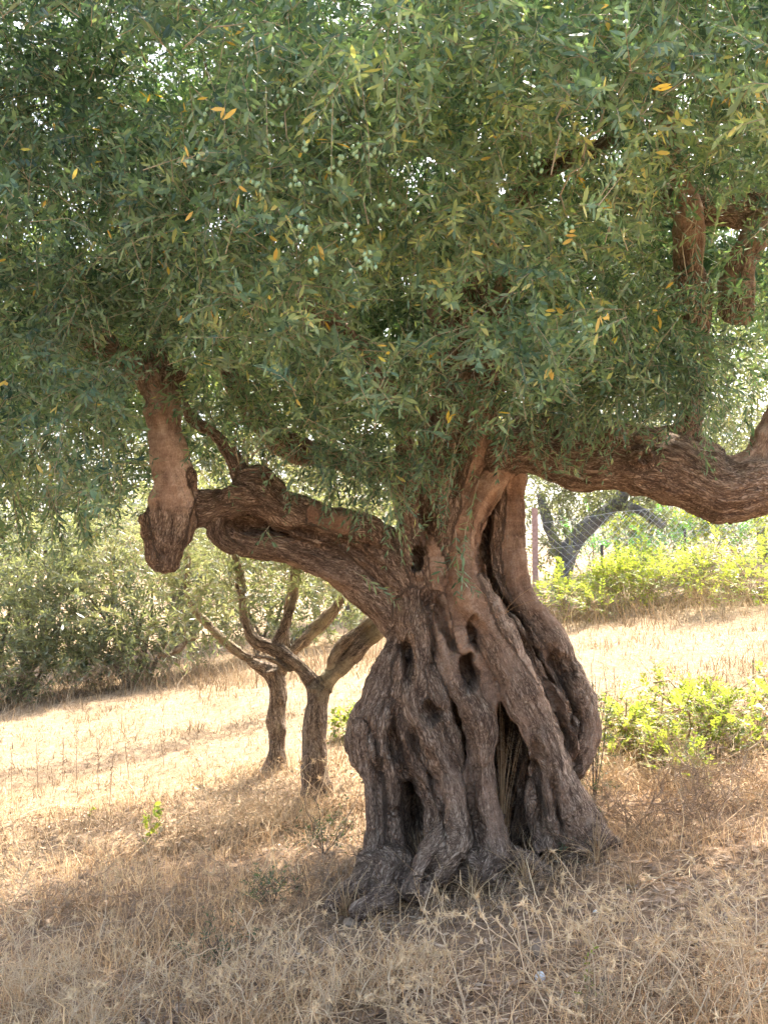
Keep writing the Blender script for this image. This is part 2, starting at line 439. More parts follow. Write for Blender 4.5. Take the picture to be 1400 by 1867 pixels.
class Wood:
    """limbs given as strands (px, py, distance, radius in px); parts keep their own name after the union"""
    def __init__(self): self.str = []
    def strand(self, pts, part='trunk', smooth=0.2, grey=0.3, lump=0.12, sub=8, world=False):
        a = []
        for q in pts:
            if world: a.append(q)
            else:
                p = P(q[0], q[1], q[2]); a.append((*p, q[3] / F * q[2]))
        c = catmull(np.array(a, float), sub)
        sm = smooth if np.ndim(smooth) else [smooth, smooth]
        sv = np.interp(np.linspace(0, 1, len(c)), np.linspace(0, 1, len(sm)), sm)
        gy_ = grey if np.ndim(grey) else [grey, grey]
        gv = np.interp(np.linspace(0, 1, len(c)), np.linspace(0, 1, len(gy_)), gy_)
        self.str.append((c[:, :3], np.maximum(c[:, 3], 0.004), part, sv, gv, lump))
    def build(self, root, mat, voxel=0.009, smooth_it=2, amp=1.0, holes=(), labels=None, grooves=()):
        V = []; Q = []; T = []; off = 0; ns = 18
        cen = []; rad = []; fr = []; arc = []; pid = []; smo = []; gre = []; parts = []
        for k, (c, r, part, sv, gv, lump) in enumerate(self.str):
            if part not in parts: parts.append(part)
            t = norm(np.gradient(c, axis=0))
            n = np.zeros_like(t)
            ref = np.array((0, 1, 0.0)) if abs(t[0][1]) < 0.8 else np.array((1, 0, 0.0))
            n[0] = norm(ref - t[0] * np.dot(ref, t[0]))
            for i in range(1, len(c)):
                v = n[i-1] - t[i] * np.dot(n[i-1], t[i]); n[i] = norm(v)
            b = np.cross(t, n)
            s = np.concatenate([[0], np.cumsum(np.linalg.norm(np.diff(c, axis=0), axis=1))])
            ang = np.linspace(0, 2 * np.pi, ns, endpoint=False)
            ring = c[:, None] + r[:, None, None] * (np.cos(ang)[None, :, None] * n[:, None] + np.sin(ang)[None, :, None] * b[:, None])
            d = norm(ring - c[:, None])
            lum = vnoise((ring * 5.0 + 31 * k).reshape(-1, 3)).reshape(ring.shape[:2]) + 0.5 * vnoise((ring * 13.0 + 11 * k).reshape(-1, 3)).reshape(ring.shape[:2])
            ring = ring + d * (lum * lump * r[:, None])[..., None]
            m = len(c)
            V.append(ring.reshape(-1, 3)); V.append(c[:1] - t[:1] * r[0] * 0.5); V.append(c[-1:] + t[-1:] * r[-1] * 0.5)
            ii = np.arange(m * ns).reshape(m, ns) + off
            jj = np.roll(ii, -1, 1)
            Q.append(np.stack([ii[:-1], jj[:-1], jj[1:], ii[1:]], -1).reshape(-1, 4))
            a0 = off + m * ns; a1 = a0 + 1
            T.append(np.stack([jj[0], ii[0], np.full(ns, a0)], -1)); T.append(np.stack([ii[-1], jj[-1], np.full(ns, a1)], -1))
            off += m * ns + 2
            cen.append(c); rad.append(r); fr.append(np.stack([n, b, t], 1)); arc.append(s + 3.7 * k); pid.append(np.full(m, parts.index(part))); smo.append(sv); gre.append(gv)
        tmp = mesh_np('wood_tmp', np.vstack(V), np.vstack(T), None, quads=np.vstack(Q))
        md = tmp.modifiers.new('remesh', 'REMESH'); md.mode = 'VOXEL'; md.voxel_size = voxel; md.adaptivity = 0
        dg = bpy.context.evaluated_depsgraph_get()
        me = bpy.data.meshes.new_from_object(tmp.evaluated_get(dg))
        nv = len(me.vertices)
        co = np.zeros(nv * 3, np.float32); me.vertices.foreach_get('co', co); co = co.reshape(-1, 3).astype(float)
        nl = len(me.loops); li = np.zeros(nl, np.int32); me.loops.foreach_get('vertex_index', li)
        quads = li.reshape(-1, 4)
        tm = tmp.data; bpy.data.objects.remove(tmp); bpy.data.meshes.remove(me); bpy.data.meshes.remove(tm)
        # edges for smoothing
        e = np.vstack([quads[:, [0, 1]], quads[:, [1, 2]], quads[:, [2, 3]], quads[:, [3, 0]]])
        deg = np.bincount(e[:, 0], minlength=nv) + np.bincount(e[:, 1], minlength=nv)
        def lap(x):
            o = np.stack([np.bincount(e[:, 0], x[e[:, 1], k], nv) + np.bincount(e[:, 1], x[e[:, 0], k], nv) for k in range(x.shape[1])], 1)
            return o / np.maximum(deg, 1)[:, None]
        for _ in range(smooth_it): co = 0.4 * co + 0.6 * lap(co)
        def vnorm():
            fn = np.cross(co[quads[:, 2]] - co[quads[:, 0]], co[quads[:, 3]] - co[quads[:, 1]])
            n = np.zeros((nv, 3))
            for k in range(4):
                for a in range(3): n[:, a] += np.bincount(quads[:, k], fn[:, a], nv)
            return norm(n)
        # nearest strand -> grain frame, smoothness, part
        CE = np.vstack(cen); RA = np.concatenate(rad); FRm = np.vstack(fr); AR = np.concatenate(arc); PI_ = np.concatenate(pid); SM = np.concatenate(smo); GR = np.concatenate(gre)
        best = np.zeros(nv, np.int64)
        mc = CE.mean(0); CF = (CE - mc).astype(np.float32); RF = RA.astype(np.float32); c2 = (CF ** 2).sum(1)
        for a in range(0, nv, 20000):
            q = (co[a:a+20000] - mc).astype(np.float32)
            d2 = np.sqrt(np.maximum((q ** 2).sum(1)[:, None] - 2 * q @ CF.T + c2[None], 0))
            best[a:a+20000] = np.argmin(np.abs(d2 - RF[None]) + np.float32(0.15) * d2, axis=1)
        rel = co - CE[best]
        loc = np.einsum('nij,nj->ni', FRm[best], rel)
        loc[:, 2] += AR[best]
        sm = np.clip(SM[best] + 0.35 * fbm(co * 3.0 + 5, 2) * (SM[best] > 0.05), 0, 1)
        # big hollows pushed into the wood
        for (hp, hr, hd, ax) in holes:
            dv = (co - hp) / np.array(hr)
            q = ((dv + .28 * np.stack([vnoise(co * 16 + 3 * k_) for k_ in range(3)], 1) * np.array((1, 0, 1))) ** 2).sum(1) if np.abs(dv).min(0).max() < 1 else (dv ** 2).sum(1)
            f = np.clip(1 - q, 0, 1) ** 0.6
            co = co + np.array(ax)[None] * (hd * f)[:, None]
        for (pl, wpx, dep) in grooves:
            wpx = wpx * 1.3; dep = dep * 1.7
            px_, py_ = proj(co)
            pl = catmull(np.array(pl, float), 6)
            sel = np.where((px_ > pl[:, 0].min() - 40) & (px_ < pl[:, 0].max() + 40) & (py_ > pl[:, 1].min() - 40) & (py_ < pl[:, 1].max() + 40) & (co[:, 1] < 6.5))[0]
            if not len(sel): continue
            q = np.stack([px_[sel], py_[sel]], 1) + 5 * np.stack([vnoise(co[sel] * 9), vnoise(co[sel] * 9 + 20)], 1)
            best_d = np.full(len(sel), 1e9); best_u = np.zeros(len(sel))
            for i in range(len(pl) - 1):
                ab = pl[i + 1] - pl[i]; u = np.clip(((q - pl[i]) @ ab) / (ab @ ab), 0, 1)
                dd = np.linalg.norm(q - pl[i] - u[:, None] * ab, axis=1)
                up_ = dd < best_d; best_d[up_] = dd[up_]; best_u[up_] = (i + u[up_]) / (len(pl) - 1)
            f = np.clip(1 - best_d / wpx, 0, 1); f = f * f * (3 - 2 * f) * np.clip(4 * np.minimum(best_u, 1 - best_u) + .15, 0, 1)
            co[sel, 1] += dep * f
        nn = vnorm()
        lw = loc * np.array((1, 1, 0.3))
        ridge = 1 - np.abs(fbm(lw * 26 + 2.0 * vnoise(lw * 9)[:, None], 2))
        big = fbm(loc * np.array((7, 7, 2.2)), 3)
        lump = fbm(co * 5.5 + 3.0, 3)
        wrk = fbm(loc * np.array((6, 6, 26)) + 7, 2)
        disp = amp * (0.018 * lump + 0.008 * big + (1 - sm) * 0.009 * (ridge - 0.6) + 0.004 * wrk + 0.005 * fbm(loc * np.array((40, 40, 16)), 2))
        co = co + nn * (disp - 0.008 * amp)[:, None]
        nn = vnorm()
        gr = np.clip(GR[best], 0, 1)
        out = {}
        fp = PI_[best][quads]
        fpart = np.median(fp, axis=1).astype(int)
        fpart = tidy(quads, fpart, nv, len(parts))
        for i, name in enumerate(parts):
            f = quads[fpart == i]
            if not len(f): continue
            u, inv = np.unique(f, return_inverse=True)
            ob = mesh_np(name.split('#')[0], co[u], None, mat, quads=inv.reshape(-1, 4), attrs={'grain': loc[u], 'smoothness': sm[u], 'grey': gr[u]})
            ob.data.normals_split_custom_set_from_vertices(nn[u].astype(np.float32).tolist())
            if root is not None: under(ob, root)
            if labels and name in labels: ob['label'] = labels[name]
            out[name] = ob
        return out

# ------------------------------------------------------------------ foliage
LV_HI = np.array([(0,0,0), (-.80,.27,.10), (.80,.27,.10), (-.88,.64,.04), (.88,.64,.04), (0,1,0)])
LT_HI = np.array([(0,2,1),(1,2,4),(1,4,3),(3,4,5)])
LV_LO = np.array([(0,0,0), (-1,.5,.12), (1,.5,.12), (0,1,0)])
LT_LO = np.array([(0,2,1),(1,2,3)])

def leaves_geo(pos, d, n, L, W, hi=True, curl=None):
    """pos, d (direction), n (upper side), L, W per leaf -> verts, tris, index of leaf per vert"""
    tv, tt = (LV_HI, LT_HI) if hi else (LV_LO, LT_LO)
    s = norm(np.cross(d, n)); n = np.cross(s, d)
    y = tv[:, 1]
    cu = curl if curl is not None else rng.normal(0.0, 0.10, len(pos))
    v = (pos[:, None] + s[:, None] * (tv[:, 0][None, :, None] * W[:, None, None])
         + d[:, None] * (y[None, :, None] * L[:, None, None])
         + n[:, None] * ((tv[:, 2][None] * W[:, None] + cu[:, None] * L[:, None] * (y ** 2)[None])[..., None]))
    k = len(tv)
    t = (tt[None] + (np.arange(len(pos)) * k)[:, None, None]).reshape(-1, 3)
    return v.reshape(-1, 3), t, np.repeat(np.arange(len(pos)), k)

def sprigs(base, dirs, Ls, droop=0.35, npairs=10, leaf=0.062, ratio=0.105, alpha=50, hi=True, flat=False, start=0.12, stem_r=0.0016, jitter=0.25, tone0=0.42):
    """twigs with paired leaves. Returns leaf geometry and twig geometry"""
    m = len(base)
    t = np.linspace(start, 1.0, npairs)
    g = np.array((0, 0, -1.0))
    dirs = norm(dirs)
    pos = base[:, None] + dirs[:, None] * (Ls[:, None] * t[None])[..., None] + g * (droop * Ls[:, None] * t[None] ** 2)[..., None]
    tan = norm(dirs[:, None] + g * (2 * droop * t)[None, :, None])
    ref = norm(rng.normal(size=(m, 3)))
    if flat: ref = norm(np.cross(dirs, np.array((0, 0, 1.0))) + 0.2 * ref)
    E = norm(ref[:, None] - tan * (ref[:, None] * tan).sum(-1, keepdims=True))
    Bn = np.cross(tan, E)
    if not flat:
        odd = (np.arange(npairs) % 2 == 1)[None, :, None]
        E, Bn = np.where(odd, Bn, E), np.where(odd, -E, Bn)
    allp = []; alld = []; alln = []; allL = []
    for sgn in (1, -1):
        al = np.radians(alpha + rng.normal(0, 12, (m, npairs)))[..., None]
        d = tan * np.cos(al) + sgn * E * np.sin(al) + jitter * rng.normal(size=(m, npairs, 3)) * 0.5
        up = tan * np.sin(al) - sgn * E * np.cos(al)
        if flat: up = np.cross(sgn * E, tan) * sgn; up = np.where(up[..., 2:3] < 0, -up, up)
        prof = (0.55 + 0.55 * np.sin(np.pi * np.clip(t * 0.85 + 0.1, 0, 1)))[None]
        LL = leaf * prof * (1 + 0.18 * rng.normal(size=(m, npairs)))
        allp.append(pos.reshape(-1, 3)); alld.append(norm(d).reshape(-1, 3)); alln.append(norm(up + 0.25 * rng.normal(size=up.shape)).reshape(-1, 3)); allL.append(np.clip(LL, 0.4 * leaf, 1.6 * leaf).reshape(-1))
    # end leaf
    p = np.vstack(allp); d = np.vstack(alld); n = np.vstack(alln); L = np.concatenate(allL)
    keep = rng.random(len(p)) < 0.9
    sid = np.tile(np.repeat(np.arange(m), npairs), 2)[keep]
    p, d, n, L = p[keep], d[keep], n[keep], L[keep]
    W = L * ratio * (1 + 0.15 * rng.normal(size=len(L)))
    v, tr, li = leaves_geo(p, d, n, L, W, hi)
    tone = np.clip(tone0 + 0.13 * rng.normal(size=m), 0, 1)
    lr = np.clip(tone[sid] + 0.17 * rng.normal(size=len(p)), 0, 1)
    # twig: a three-sided tapering tube with 5 rings
    q = np.linspace(0, 1.0, 3)
    sp = base[:, None] + dirs[:, None] * (Ls[:, None] * q[None])[..., None] + g * (droop * Ls[:, None] * q[None] ** 2)[..., None]
    sp = sp + 0.010 * rng.normal(size=sp.shape) * (q[None, :, None] > 0)
    st = norm(dirs[:, None] + g * (2 * droop * q)[None, :, None])
    e1 = norm(ref[:, None] - st * (ref[:, None] * st).sum(-1, keepdims=True)); e2 = np.cross(st, e1)
    rr = stem_r * (1.25 - q)
    ang = np.array((0, 2.094, 4.189))
    ring = sp[:, :, None] + rr[None, :, None, None] * (np.cos(ang)[None, None, :, None] * e1[:, :, None] + np.sin(ang)[None, None, :, None] * e2[:, :, None])
    ids = np.arange(m * 9).reshape(m, 3, 3)
    nx = np.roll(ids, -1, 2)
    sq = np.stack([ids[:, :-1], nx[:, :-1], nx[:, 1:], ids[:, 1:]], -1).reshape(-1, 4)
    return (v, tr, lr[li]), (ring.reshape(-1, 3), sq)

class Foliage:
    def __init__(self): self.v=[]; self.t=[]; self.r=[]; self.o=0; self.sv=[]; self.sq=[]; self.so=0
    def add(self, leaf, stem=None):
        v, t, r = leaf
        self.v.append(v); self.t.append(t + self.o); self.r.append(r); self.o += len(v)
        if stem is not None:
            self.sv.append(stem[0]); self.sq.append(stem[1] + self.so); self.so += len(stem[0])
    def tube(self, pts, r0, r1, ns=5):
        v, q = tube(pts, r0, r1, ns); self.sv.append(v); self.sq.append(q + self.so); self.so += len(v)
    def leaves(self, name, mat, root=None):
        o = mesh_np(name, np.vstack(self.v), np.vstack(self.t), mat, attrs={'rnd': np.concatenate(self.r)})
        if root is not None: under(o, root)
        return o
    def stems(self, name, mat, root=None):
        o = mesh_np(name, np.vstack(self.sv), None, mat, quads=np.vstack(self.sq))
        if root is not None: under(o, root)
        return o

def tube(pts, r0, r1, ns=5):
    c = np.asarray(pts, float)
    t = norm(np.gradient(c, axis=0)); m = len(c)
    ref = np.array((0.31, 0.9, 0.3)); 
    n = norm(ref - t * (t @ ref)[:, None]); b = np.cross(t, n)
    r = np.linspace(r0, r1, m)
    ang = np.linspace(0, 2 * np.pi, ns, endpoint=False)
    ring = c[:, None] + r[:, None, None] * (np.cos(ang)[None, :, None] * n[:, None] + np.sin(ang)[None, :, None] * b[:, None])
    ii = np.arange(m * ns).reshape(m, ns); jj = np.roll(ii, -1, 1)
    return ring.reshape(-1, 3), np.stack([ii[:-1], jj[:-1], jj[1:], ii[1:]], -1).reshape(-1, 4)

def rdir(n, up=0.0):
    d = norm(rng.normal(size=(n, 3))); d[:, 2] += up
    return norm(d)

# ================================================================== THE ANCIENT OLIVE
D0 = 6.3
tree_base = np.array((P(860, 1560, D0)[0], D0, gz(P(860, 1560, D0)[0], D0)))
olive_tree = empty('olive_tree', tree_base)
tag(olive_tree, 'huge ancient olive tree with gnarled twisted trunk filling the picture', 'tree')

wd = Wood()
S = wd.strand
# core behind the columns
S([(850,1640,6.75,205),(862,1500,6.78,165),(872,1400,6.80,165),(872,1300,6.76,150),(850,1210,6.62,108),(832,1130,6.50,86),(828,1050,6.46,72),(835,940,6.46,66),(842,820,6.4,60)], smooth=0.05, grey=0.3)
# left column with its bulge
S([(752,1130,6.28,30),(738,1180,6.24,36),(718,1240,6.20,46),(696,1300,6.16,56),(690,1350,6.14,55),(704,1420,6.18,42),(711,1490,6.18,39),(707,1550,6.16,43),(692,1605,6.05,54),(668,1650,5.95,40)], smooth=[.3,.2,.15,.1], grey=[.2,.5,.6], lump=.18)
S([(716,1290,6.04,18),(712,1340,6.0,22),(718,1400,6.04,18),(722,1470,6.07,14)], smooth=.2, grey=.5)
S([(668,1330,6.05,20),(672,1400,6.08,18),(684,1480,6.08,16),(680,1560,6.06,20)], smooth=.2, grey=.6)
S([(748,1400,6.36,20),(756,1460,6.34,21),(760,1520,6.3,23),(758,1580,6.2,28)], smooth=0.1, grey=.6)
# narrow sinuous strand beside it
S([(744,1190,6.1,18),(736,1240,6.06,20),(732,1290,6.02,22),(731,1352,5.98,22),(748,1403,6.0,23),(774,1432,6.0,23),(791,1462,6.02,21),(799,1514,6.02,22),(806,1560,5.98,28)], smooth=0.3, grey=.5, lump=.16)
# central strand
S([(752,1070,6.22,40),(757,1150,6.14,32),(762,1200,6.08,30),(763,1245,6.02,30),(757,1287,5.96,26),(783,1338,5.93,27),(801,1381,5.92,28),(818,1424,5.92,30),(830,1476,5.92,32),(832,1527,5.9,40),(812,1566,5.84,44),(780,1594,5.78,34),(750,1640,5.70,24)], smooth=[.1,.2,.4,.4,.2], grey=[.1,.3,.6], lump=.2)
S([(778,1230,6.0,16),(800,1275,5.97,18),(818,1330,5.98,18),(834,1390,5.98,18),(842,1450,5.98,16)], smooth=.1, grey=.3)
# strong strand with the fork, running to the middle root
S([(788,1010,6.24,40),(794,1080,6.17,34),(812,1150,6.10,30),(824,1206,6.03,26),(842,1250,5.97,28),(866,1292,5.92,31),(878,1340,5.9,31),(880,1416,5.9,29),(884,1459,5.9,29),(892,1514,5.9,34),(900,1560,5.86,40),(884,1610,5.80,28)], smooth=[.3,.3,.5,.4,.3], grey=[.1,.3,.5], lump=.2)
S([(808,1560,5.94,38),(850,1578,5.88,46),(900,1588,5.84,36)], smooth=0.1, grey=.6)
# strand between the two hollows
S([(824,1080,6.14,22),(836,1130,6.08,18),(846,1170,6.03,16),(872,1204,5.99,18),(890,1240,5.97,22),(884,1290,5.93,24),(876,1330,5.92,20)], smooth=0.6, grey=.1, lump=.18)
# right diagonal strand: smooth bark above, broad foot below
S([(936,822,6.2,30),(905,868,6.16,30),(870,922,6.13,30),(852,1000,6.10,28),(860,1075,6.05,34),(894,1136,6.0,36),(926,1200,5.94,37),(962,1280,5.9,38),(992,1340,5.89,38),(1013,1390,5.9,37),(1022,1440,5.93,38),(1033,1485,5.98,45),(1058,1525,6.0,48),(1090,1550,5.95,34)], smooth=[.9,.9,.9,.7,.5,.35,.25,.2], grey=[0,0,.1,.3,.4], lump=.2)
S([(872,1060,6.02,16),(912,1125,5.95,18),(940,1180,5.91,18),(968,1245,5.88,16)], smooth=.6, grey=.2, lump=.25)
S([(980,1380,5.93,20),(985,1430,5.97,24),(990,1490,6.0,30),(1000,1550,5.98,28)], smooth=.2, grey=.5)
# right bulk
S([(925,820,6.36,46),(908,880,6.38,48),(903,960,6.40,48),(912,1050,6.42,50),(942,1120,6.40,54),(975,1190,6.36,62),(1004,1260,6.32,68),(1024,1320,6.3,64),(1026,1365,6.32,52),(1008,1420,6.38,48),(1028,1475,6.42,50),(1050,1525,6.42,56),(1078,1570,6.42,56)], smooth=[.3,.1,.1,.3,.3,.4,.2], grey=[0,0,.2,.3,.4], lump=.15)
S([(945,840,6.28,20),(938,930,6.29,19),(937,1010,6.29,20),(950,1075,6.28,22),(985,1130,6.26,22),(1022,1195,6.22,24),(1048,1258,6.18,26),(1067,1318,6.16,28),(1060,1365,6.14,26),(1038,1405,6.1,22)], smooth=[.95,.9,.8,.4,.4,.5,.4], grey=.1, lump=.2)
S([(890,900,6.31,14),(884,980,6.31,14),(893,1050,6.3,14),(920,1110,6.24,14)], smooth=.1, grey=0)
S([(955,1215,6.06,18),(985,1250,6.02,18),(1020,1300,6.0,22),(1040,1345,6.0,20),(1040,1390,6.0,16)], smooth=.5, grey=.2, lump=.25)
S([(985,1200,6.2,14),(1010,1250,6.15,16),(1030,1300,6.1,14)], smooth=.4, grey=.2)
S([(905,1110,6.12,16),(935,1150,6.08,18),(960,1200,6.05,20),(985,1240,6.02,16)], smooth=.4, grey=.3, lump=.2)
# upper trunk
S([(790,1070,6.24,48),(798,980,6.22,54),(812,890,6.2,60),(824,800,6.18,58),(838,720,6.1,52),(850,620,6.0,44),(845,500,5.9,36),(820,380,5.8,28)], smooth=.02, grey=.05)
S([(768,1050,6.14,26),(750,985,6.1,25),(742,910,6.07,25),(744,850,6.06,24),(735,790,6.02,20),(715,700,5.95,16)], smooth=[.3,.2,.3,.5], grey=.1, lump=.2)
S([(800,1100,6.13,14),(796,1050,6.11,16),(790,1010,6.10,15),(772,985,6.09,14),(756,980,6.09,12)], smooth=.8, grey=.05)
S([(838,960,6.12,16),(848,890,6.12,18),(866,825,6.12,24),(884,770,6.08,28),(890,700,6.0,28),(900,600,5.9,24),(930,480,5.7,20)], smooth=.5, grey=.05)
S([(780,930,6.08,14),(785,860,6.06,14),(795,790,6.06,14)], smooth=.0, grey=.05)
# roots at the foot
S([(700,1590,6.05,55),(715,1605,5.92,44),(700,1625,5.85,30)], smooth=.1, grey=.6)
S([(768,1618,5.72,24),(772,1632,5.66,26)], smooth=.3, grey=.6)
S([(905,1545,5.98,26),(945,1562,5.9,24),(990,1595,5.84,18),(1010,1612,5.8,10)], smooth=.1, grey=.6)
S([(1070,1520,6.1,36),(1105,1532,6.1,22),(1130,1545,6.1,12)], smooth=.1, grey=.6)
S([(665,1610,5.95,34),(630,1640,5.85,28),(600,1660,5.8,14)], smooth=.1, grey=.6)
S([(720,1600,5.95,30),(700,1640,5.75,26),(660,1662,5.6,20),(650,1674,5.56,16)], smooth=.2, grey=.6)
# left limb: two ridges with a hollow between
LL = 'limb#left'
S([(775,1120,6.3,50),(738,1060,6.24,50),(690,1005,6.18,46),(640,968,6.12,40),(580,952,6.06,38),(520,930,6.0,40),(470,905,5.95,40),(420,915,5.92,32),(370,928,5.9,34),(335,935,5.88,30)], LL, smooth=[.1,.15,.1,.2], grey=.15)
S([(742,1140,6.32,40),(690,1085,6.26,40),(640,1050,6.2,34),(580,1025,6.12,30),(510,1005,6.06,28),(450,992,6.02,26),(412,978,6.0,22),(395,955,5.98,20)], LL, smooth=[.4,.4,.2,.1], grey=.15)
S([(700,1040,6.32,40),(620,1000,6.24,34),(540,975,6.2,30),(450,955,6.14,30),(400,950,6.06,24)], LL, smooth=.1, grey=.1)
S([(440,880,5.92,26),(470,878,5.92,30),(495,890,5.94,26)], LL, smooth=0, grey=.1)
S([(570,940,5.97,18),(600,945,5.98,20),(635,955,6.0,18)], LL, smooth=.9, grey=.3, lump=.25)
S([(405,905,5.86,16),(440,900,5.86,22),(480,905,5.87,20),(510,925,5.9,14)], LL, smooth=0, grey=.1, lump=.35)
S([(395,950,5.9,18),(400,985,5.92,18),(430,1005,5.95,14)], LL, smooth=0.1, grey=.1, lump=.3)
S([(655,965,6.0,22),(675,968,6.0,26),(690,985,6.02,24)], LL, smooth=.1, grey=.1)
# upright stub like a horse's head, hung at the end of the limb
ST = 'branch_stub#s'
S([(300,1034,5.84,25),(303,1008,5.82,31),(308,975,5.82,40),(314,930,5.82,41),(316,880,5.82,36),(310,830,5.82,33),(305,775,5.82,31),(298,735,5.82,34),(291,700,5.82,36),(288,676,5.82,28)], ST, smooth=[0,0,.25,.9,1,1,1,.3,.0], grey=[.2,.3,.8,1,1,1,1,.5,.2], lump=.06)
S([(285,985,5.78,17),(288,1022,5.79,17)], ST, smooth=0, grey=.2, lump=.2)
S([(268,940,5.8,12),(272,975,5.77,14)], ST, smooth=0, grey=.2, lump=.3)
S([(344,878,5.8,9),(352,862,5.78,8)], ST, smooth=0, grey=.2, lump=.3)
S([(350,862,5.84,11),(348,905,5.84,12),(346,945,5.82,12),(335,985,5.82,12)], ST, smooth=.9, grey=.6)
S([(270,720,5.8,22),(258,690,5.8,16)], ST, smooth=.1, grey=.1)
S([(325,690,5.82,16),(335,670,5.82,10)], ST, smooth=.1, grey=.1)
S([(296,705,5.84,30),(245,668,5.84,28),(198,636,5.84,26),(150,600,5.84,22),(80,540,5.9,18),(10,450,6.0,14),(-80,340,6.1,10)], 'branch#a', smooth=.5, grey=.1)
# right limb
RL = 'limb#right'
S([(890,840,6.2,50),(950,820,6.16,48),(1005,832,6.12,44),(1060,846,6.06,50),(1130,842,6.0,58),(1195,848,5.95,64),(1260,872,5.92,66),(1310,893,5.9,62),(1360,888,5.9,54),(1420,880,5.9,48),(1520,850,5.9,40),(1640,800,5.9,30)], RL, smooth=.05, grey=.25)
S([(945,800,6.24,40),(1010,790,6.2,30),(1090,800,6.12,34),(1180,806,6.06,32),(1250,815,6.0,30),(1300,850,5.98,34)], RL, smooth=.05, grey=.2)
S([(1160,838,5.86,17),(1176,832,5.72,17)], RL, smooth=.3, grey=.4)
S([(1130,800,5.9,24),(1100,786,5.88,20)], RL, smooth=.1, grey=.2)
S([(1330,870,5.9,36),(1372,838,5.9,28),(1392,800,5.9,22),(1420,740,5.9,18),(1470,640,5.85,14),(1500,500,5.8,10)], 'branch#b', smooth=.3, grey=.4)
# upright branches on the right
S([(1235,830,6.0,34),(1262,740,6.0,24),(1270,640,5.9,24),(1258,540,5.8,34),(1254,480,5.72,29),(1254,420,5.66,27),(1244,340,5.6,25),(1225,260,5.5,25),(1212,170,5.4,24),(1195,60,5.3,22),(1180,-100,5.2,18)], 'branch#c', smooth=[.1,.2,.1,.9,1,.9,.8], grey=.05)
S([(1338,592,5.74,22),(1342,572,5.73,32),(1345,535,5.72,33),(1348,490,5.72,29),(1372,438,5.73,26),(1405,395,5.8,27),(1440,362,5.9,24)], 'branch#d', smooth=[.1,.2,.5,.6,.8,.6], grey=.3)
S([(1480,350,5.95,38),(1400,366,5.9,38),(1320,372,5.82,38),(1250,372,5.75,34),(1180,360,5.75,26),(1120,380,5.75,18)], 'branch#e', smooth=0, grey=.2)
# upper branches in the crown on the left and middle
S([(742,880,6.3,30),(690,850,6.35,24),(620,838,6.4,22),(540,820,6.45,24),(480,780,6.5,20),(420,690,6.5,17),(380,560,6.4,14),(330,400,6.3,11)], 'branch#f', smooth=.2, grey=.1)
S([(445,885,5.95,22),(425,835,5.95,18),(395,795,5.95,13),(350,760,5.98,10),(330,700,6.0,7)], 'branch#g', smooth=.2, grey=.1)
S([(715,720,5.95,18),(640,620,5.8,18),(540,530,5.6,18),(450,470,5.4,20),(420,380,5.2,16),(400,250,5.0,14),(370,90,4.8,11)], 'branch#h', smooth=.3, grey=.1)
S([(845,540,5.95,32),(920,400,5.8,26),(1000,300,5.6,22),(1090,270,5.4,18),(1180,180,5.2,14)], 'branch#i', smooth=.3, grey=.1)
S([(838,700,6.1,30),(800,560,6.4,26),(740,400,6.8,22),(640,250,7.2,16),(560,100,7.4,12)], 'branch#j', smooth=.3, grey=.1)
S([(300,680,5.85,20),(270,560,5.9,16),(230,420,5.9,14),(150,260,5.9,12),(110,100,5.9,9)], 'branch#k', smooth=.3, grey=.1)
Y = (0, 1, 0)
holes = [
 (P(850,1222,6.0), (0.055,0.30,0.115), 0.30, (0.05,1,0.05)),
 (P(868,1155,6.05), (0.055,0.25,0.10), 0.16, (0,1,0)),
 (P(783,1296,6.05), (0.075,0.25,0.065), 0.16, (0,1,0)),
 (P(760,1022,6.1), (0.04,0.2,0.07), 0.18, (0,1,0)),
 (P(918,1380,6.2), (0.075,0.35,0.42), 0.24, (0,1,0)),
 (P(752,1470,6.2), (0.08,0.2,0.25), 0.06, (0,1,0)),
 (P(745,1190,6.15), (0.03,0.2,0.14), 0.10, (0,1,0)),
 (P(465,958,6.05), (0.13,0.2,0.05), 0.07, (0,1,0)),
 (P(1010,1225,6.25), (0.10,0.25,0.14), 0.10, (0,1,0)),
 (P(1178,834,5.72), (0.03,0.14,0.032), 0.08, (0,1,0)),
 (P(1040,1300,6.05), (0.035,0.15,0.07), 0.06, (0,1,0)),
 (P(296,1010,5.73), (0.02,0.1,0.02), 0.03, (0,1,0)),
 (P(328,884,5.7), (0.03,0.1,0.03), 0.01, (0,1,0)),
]
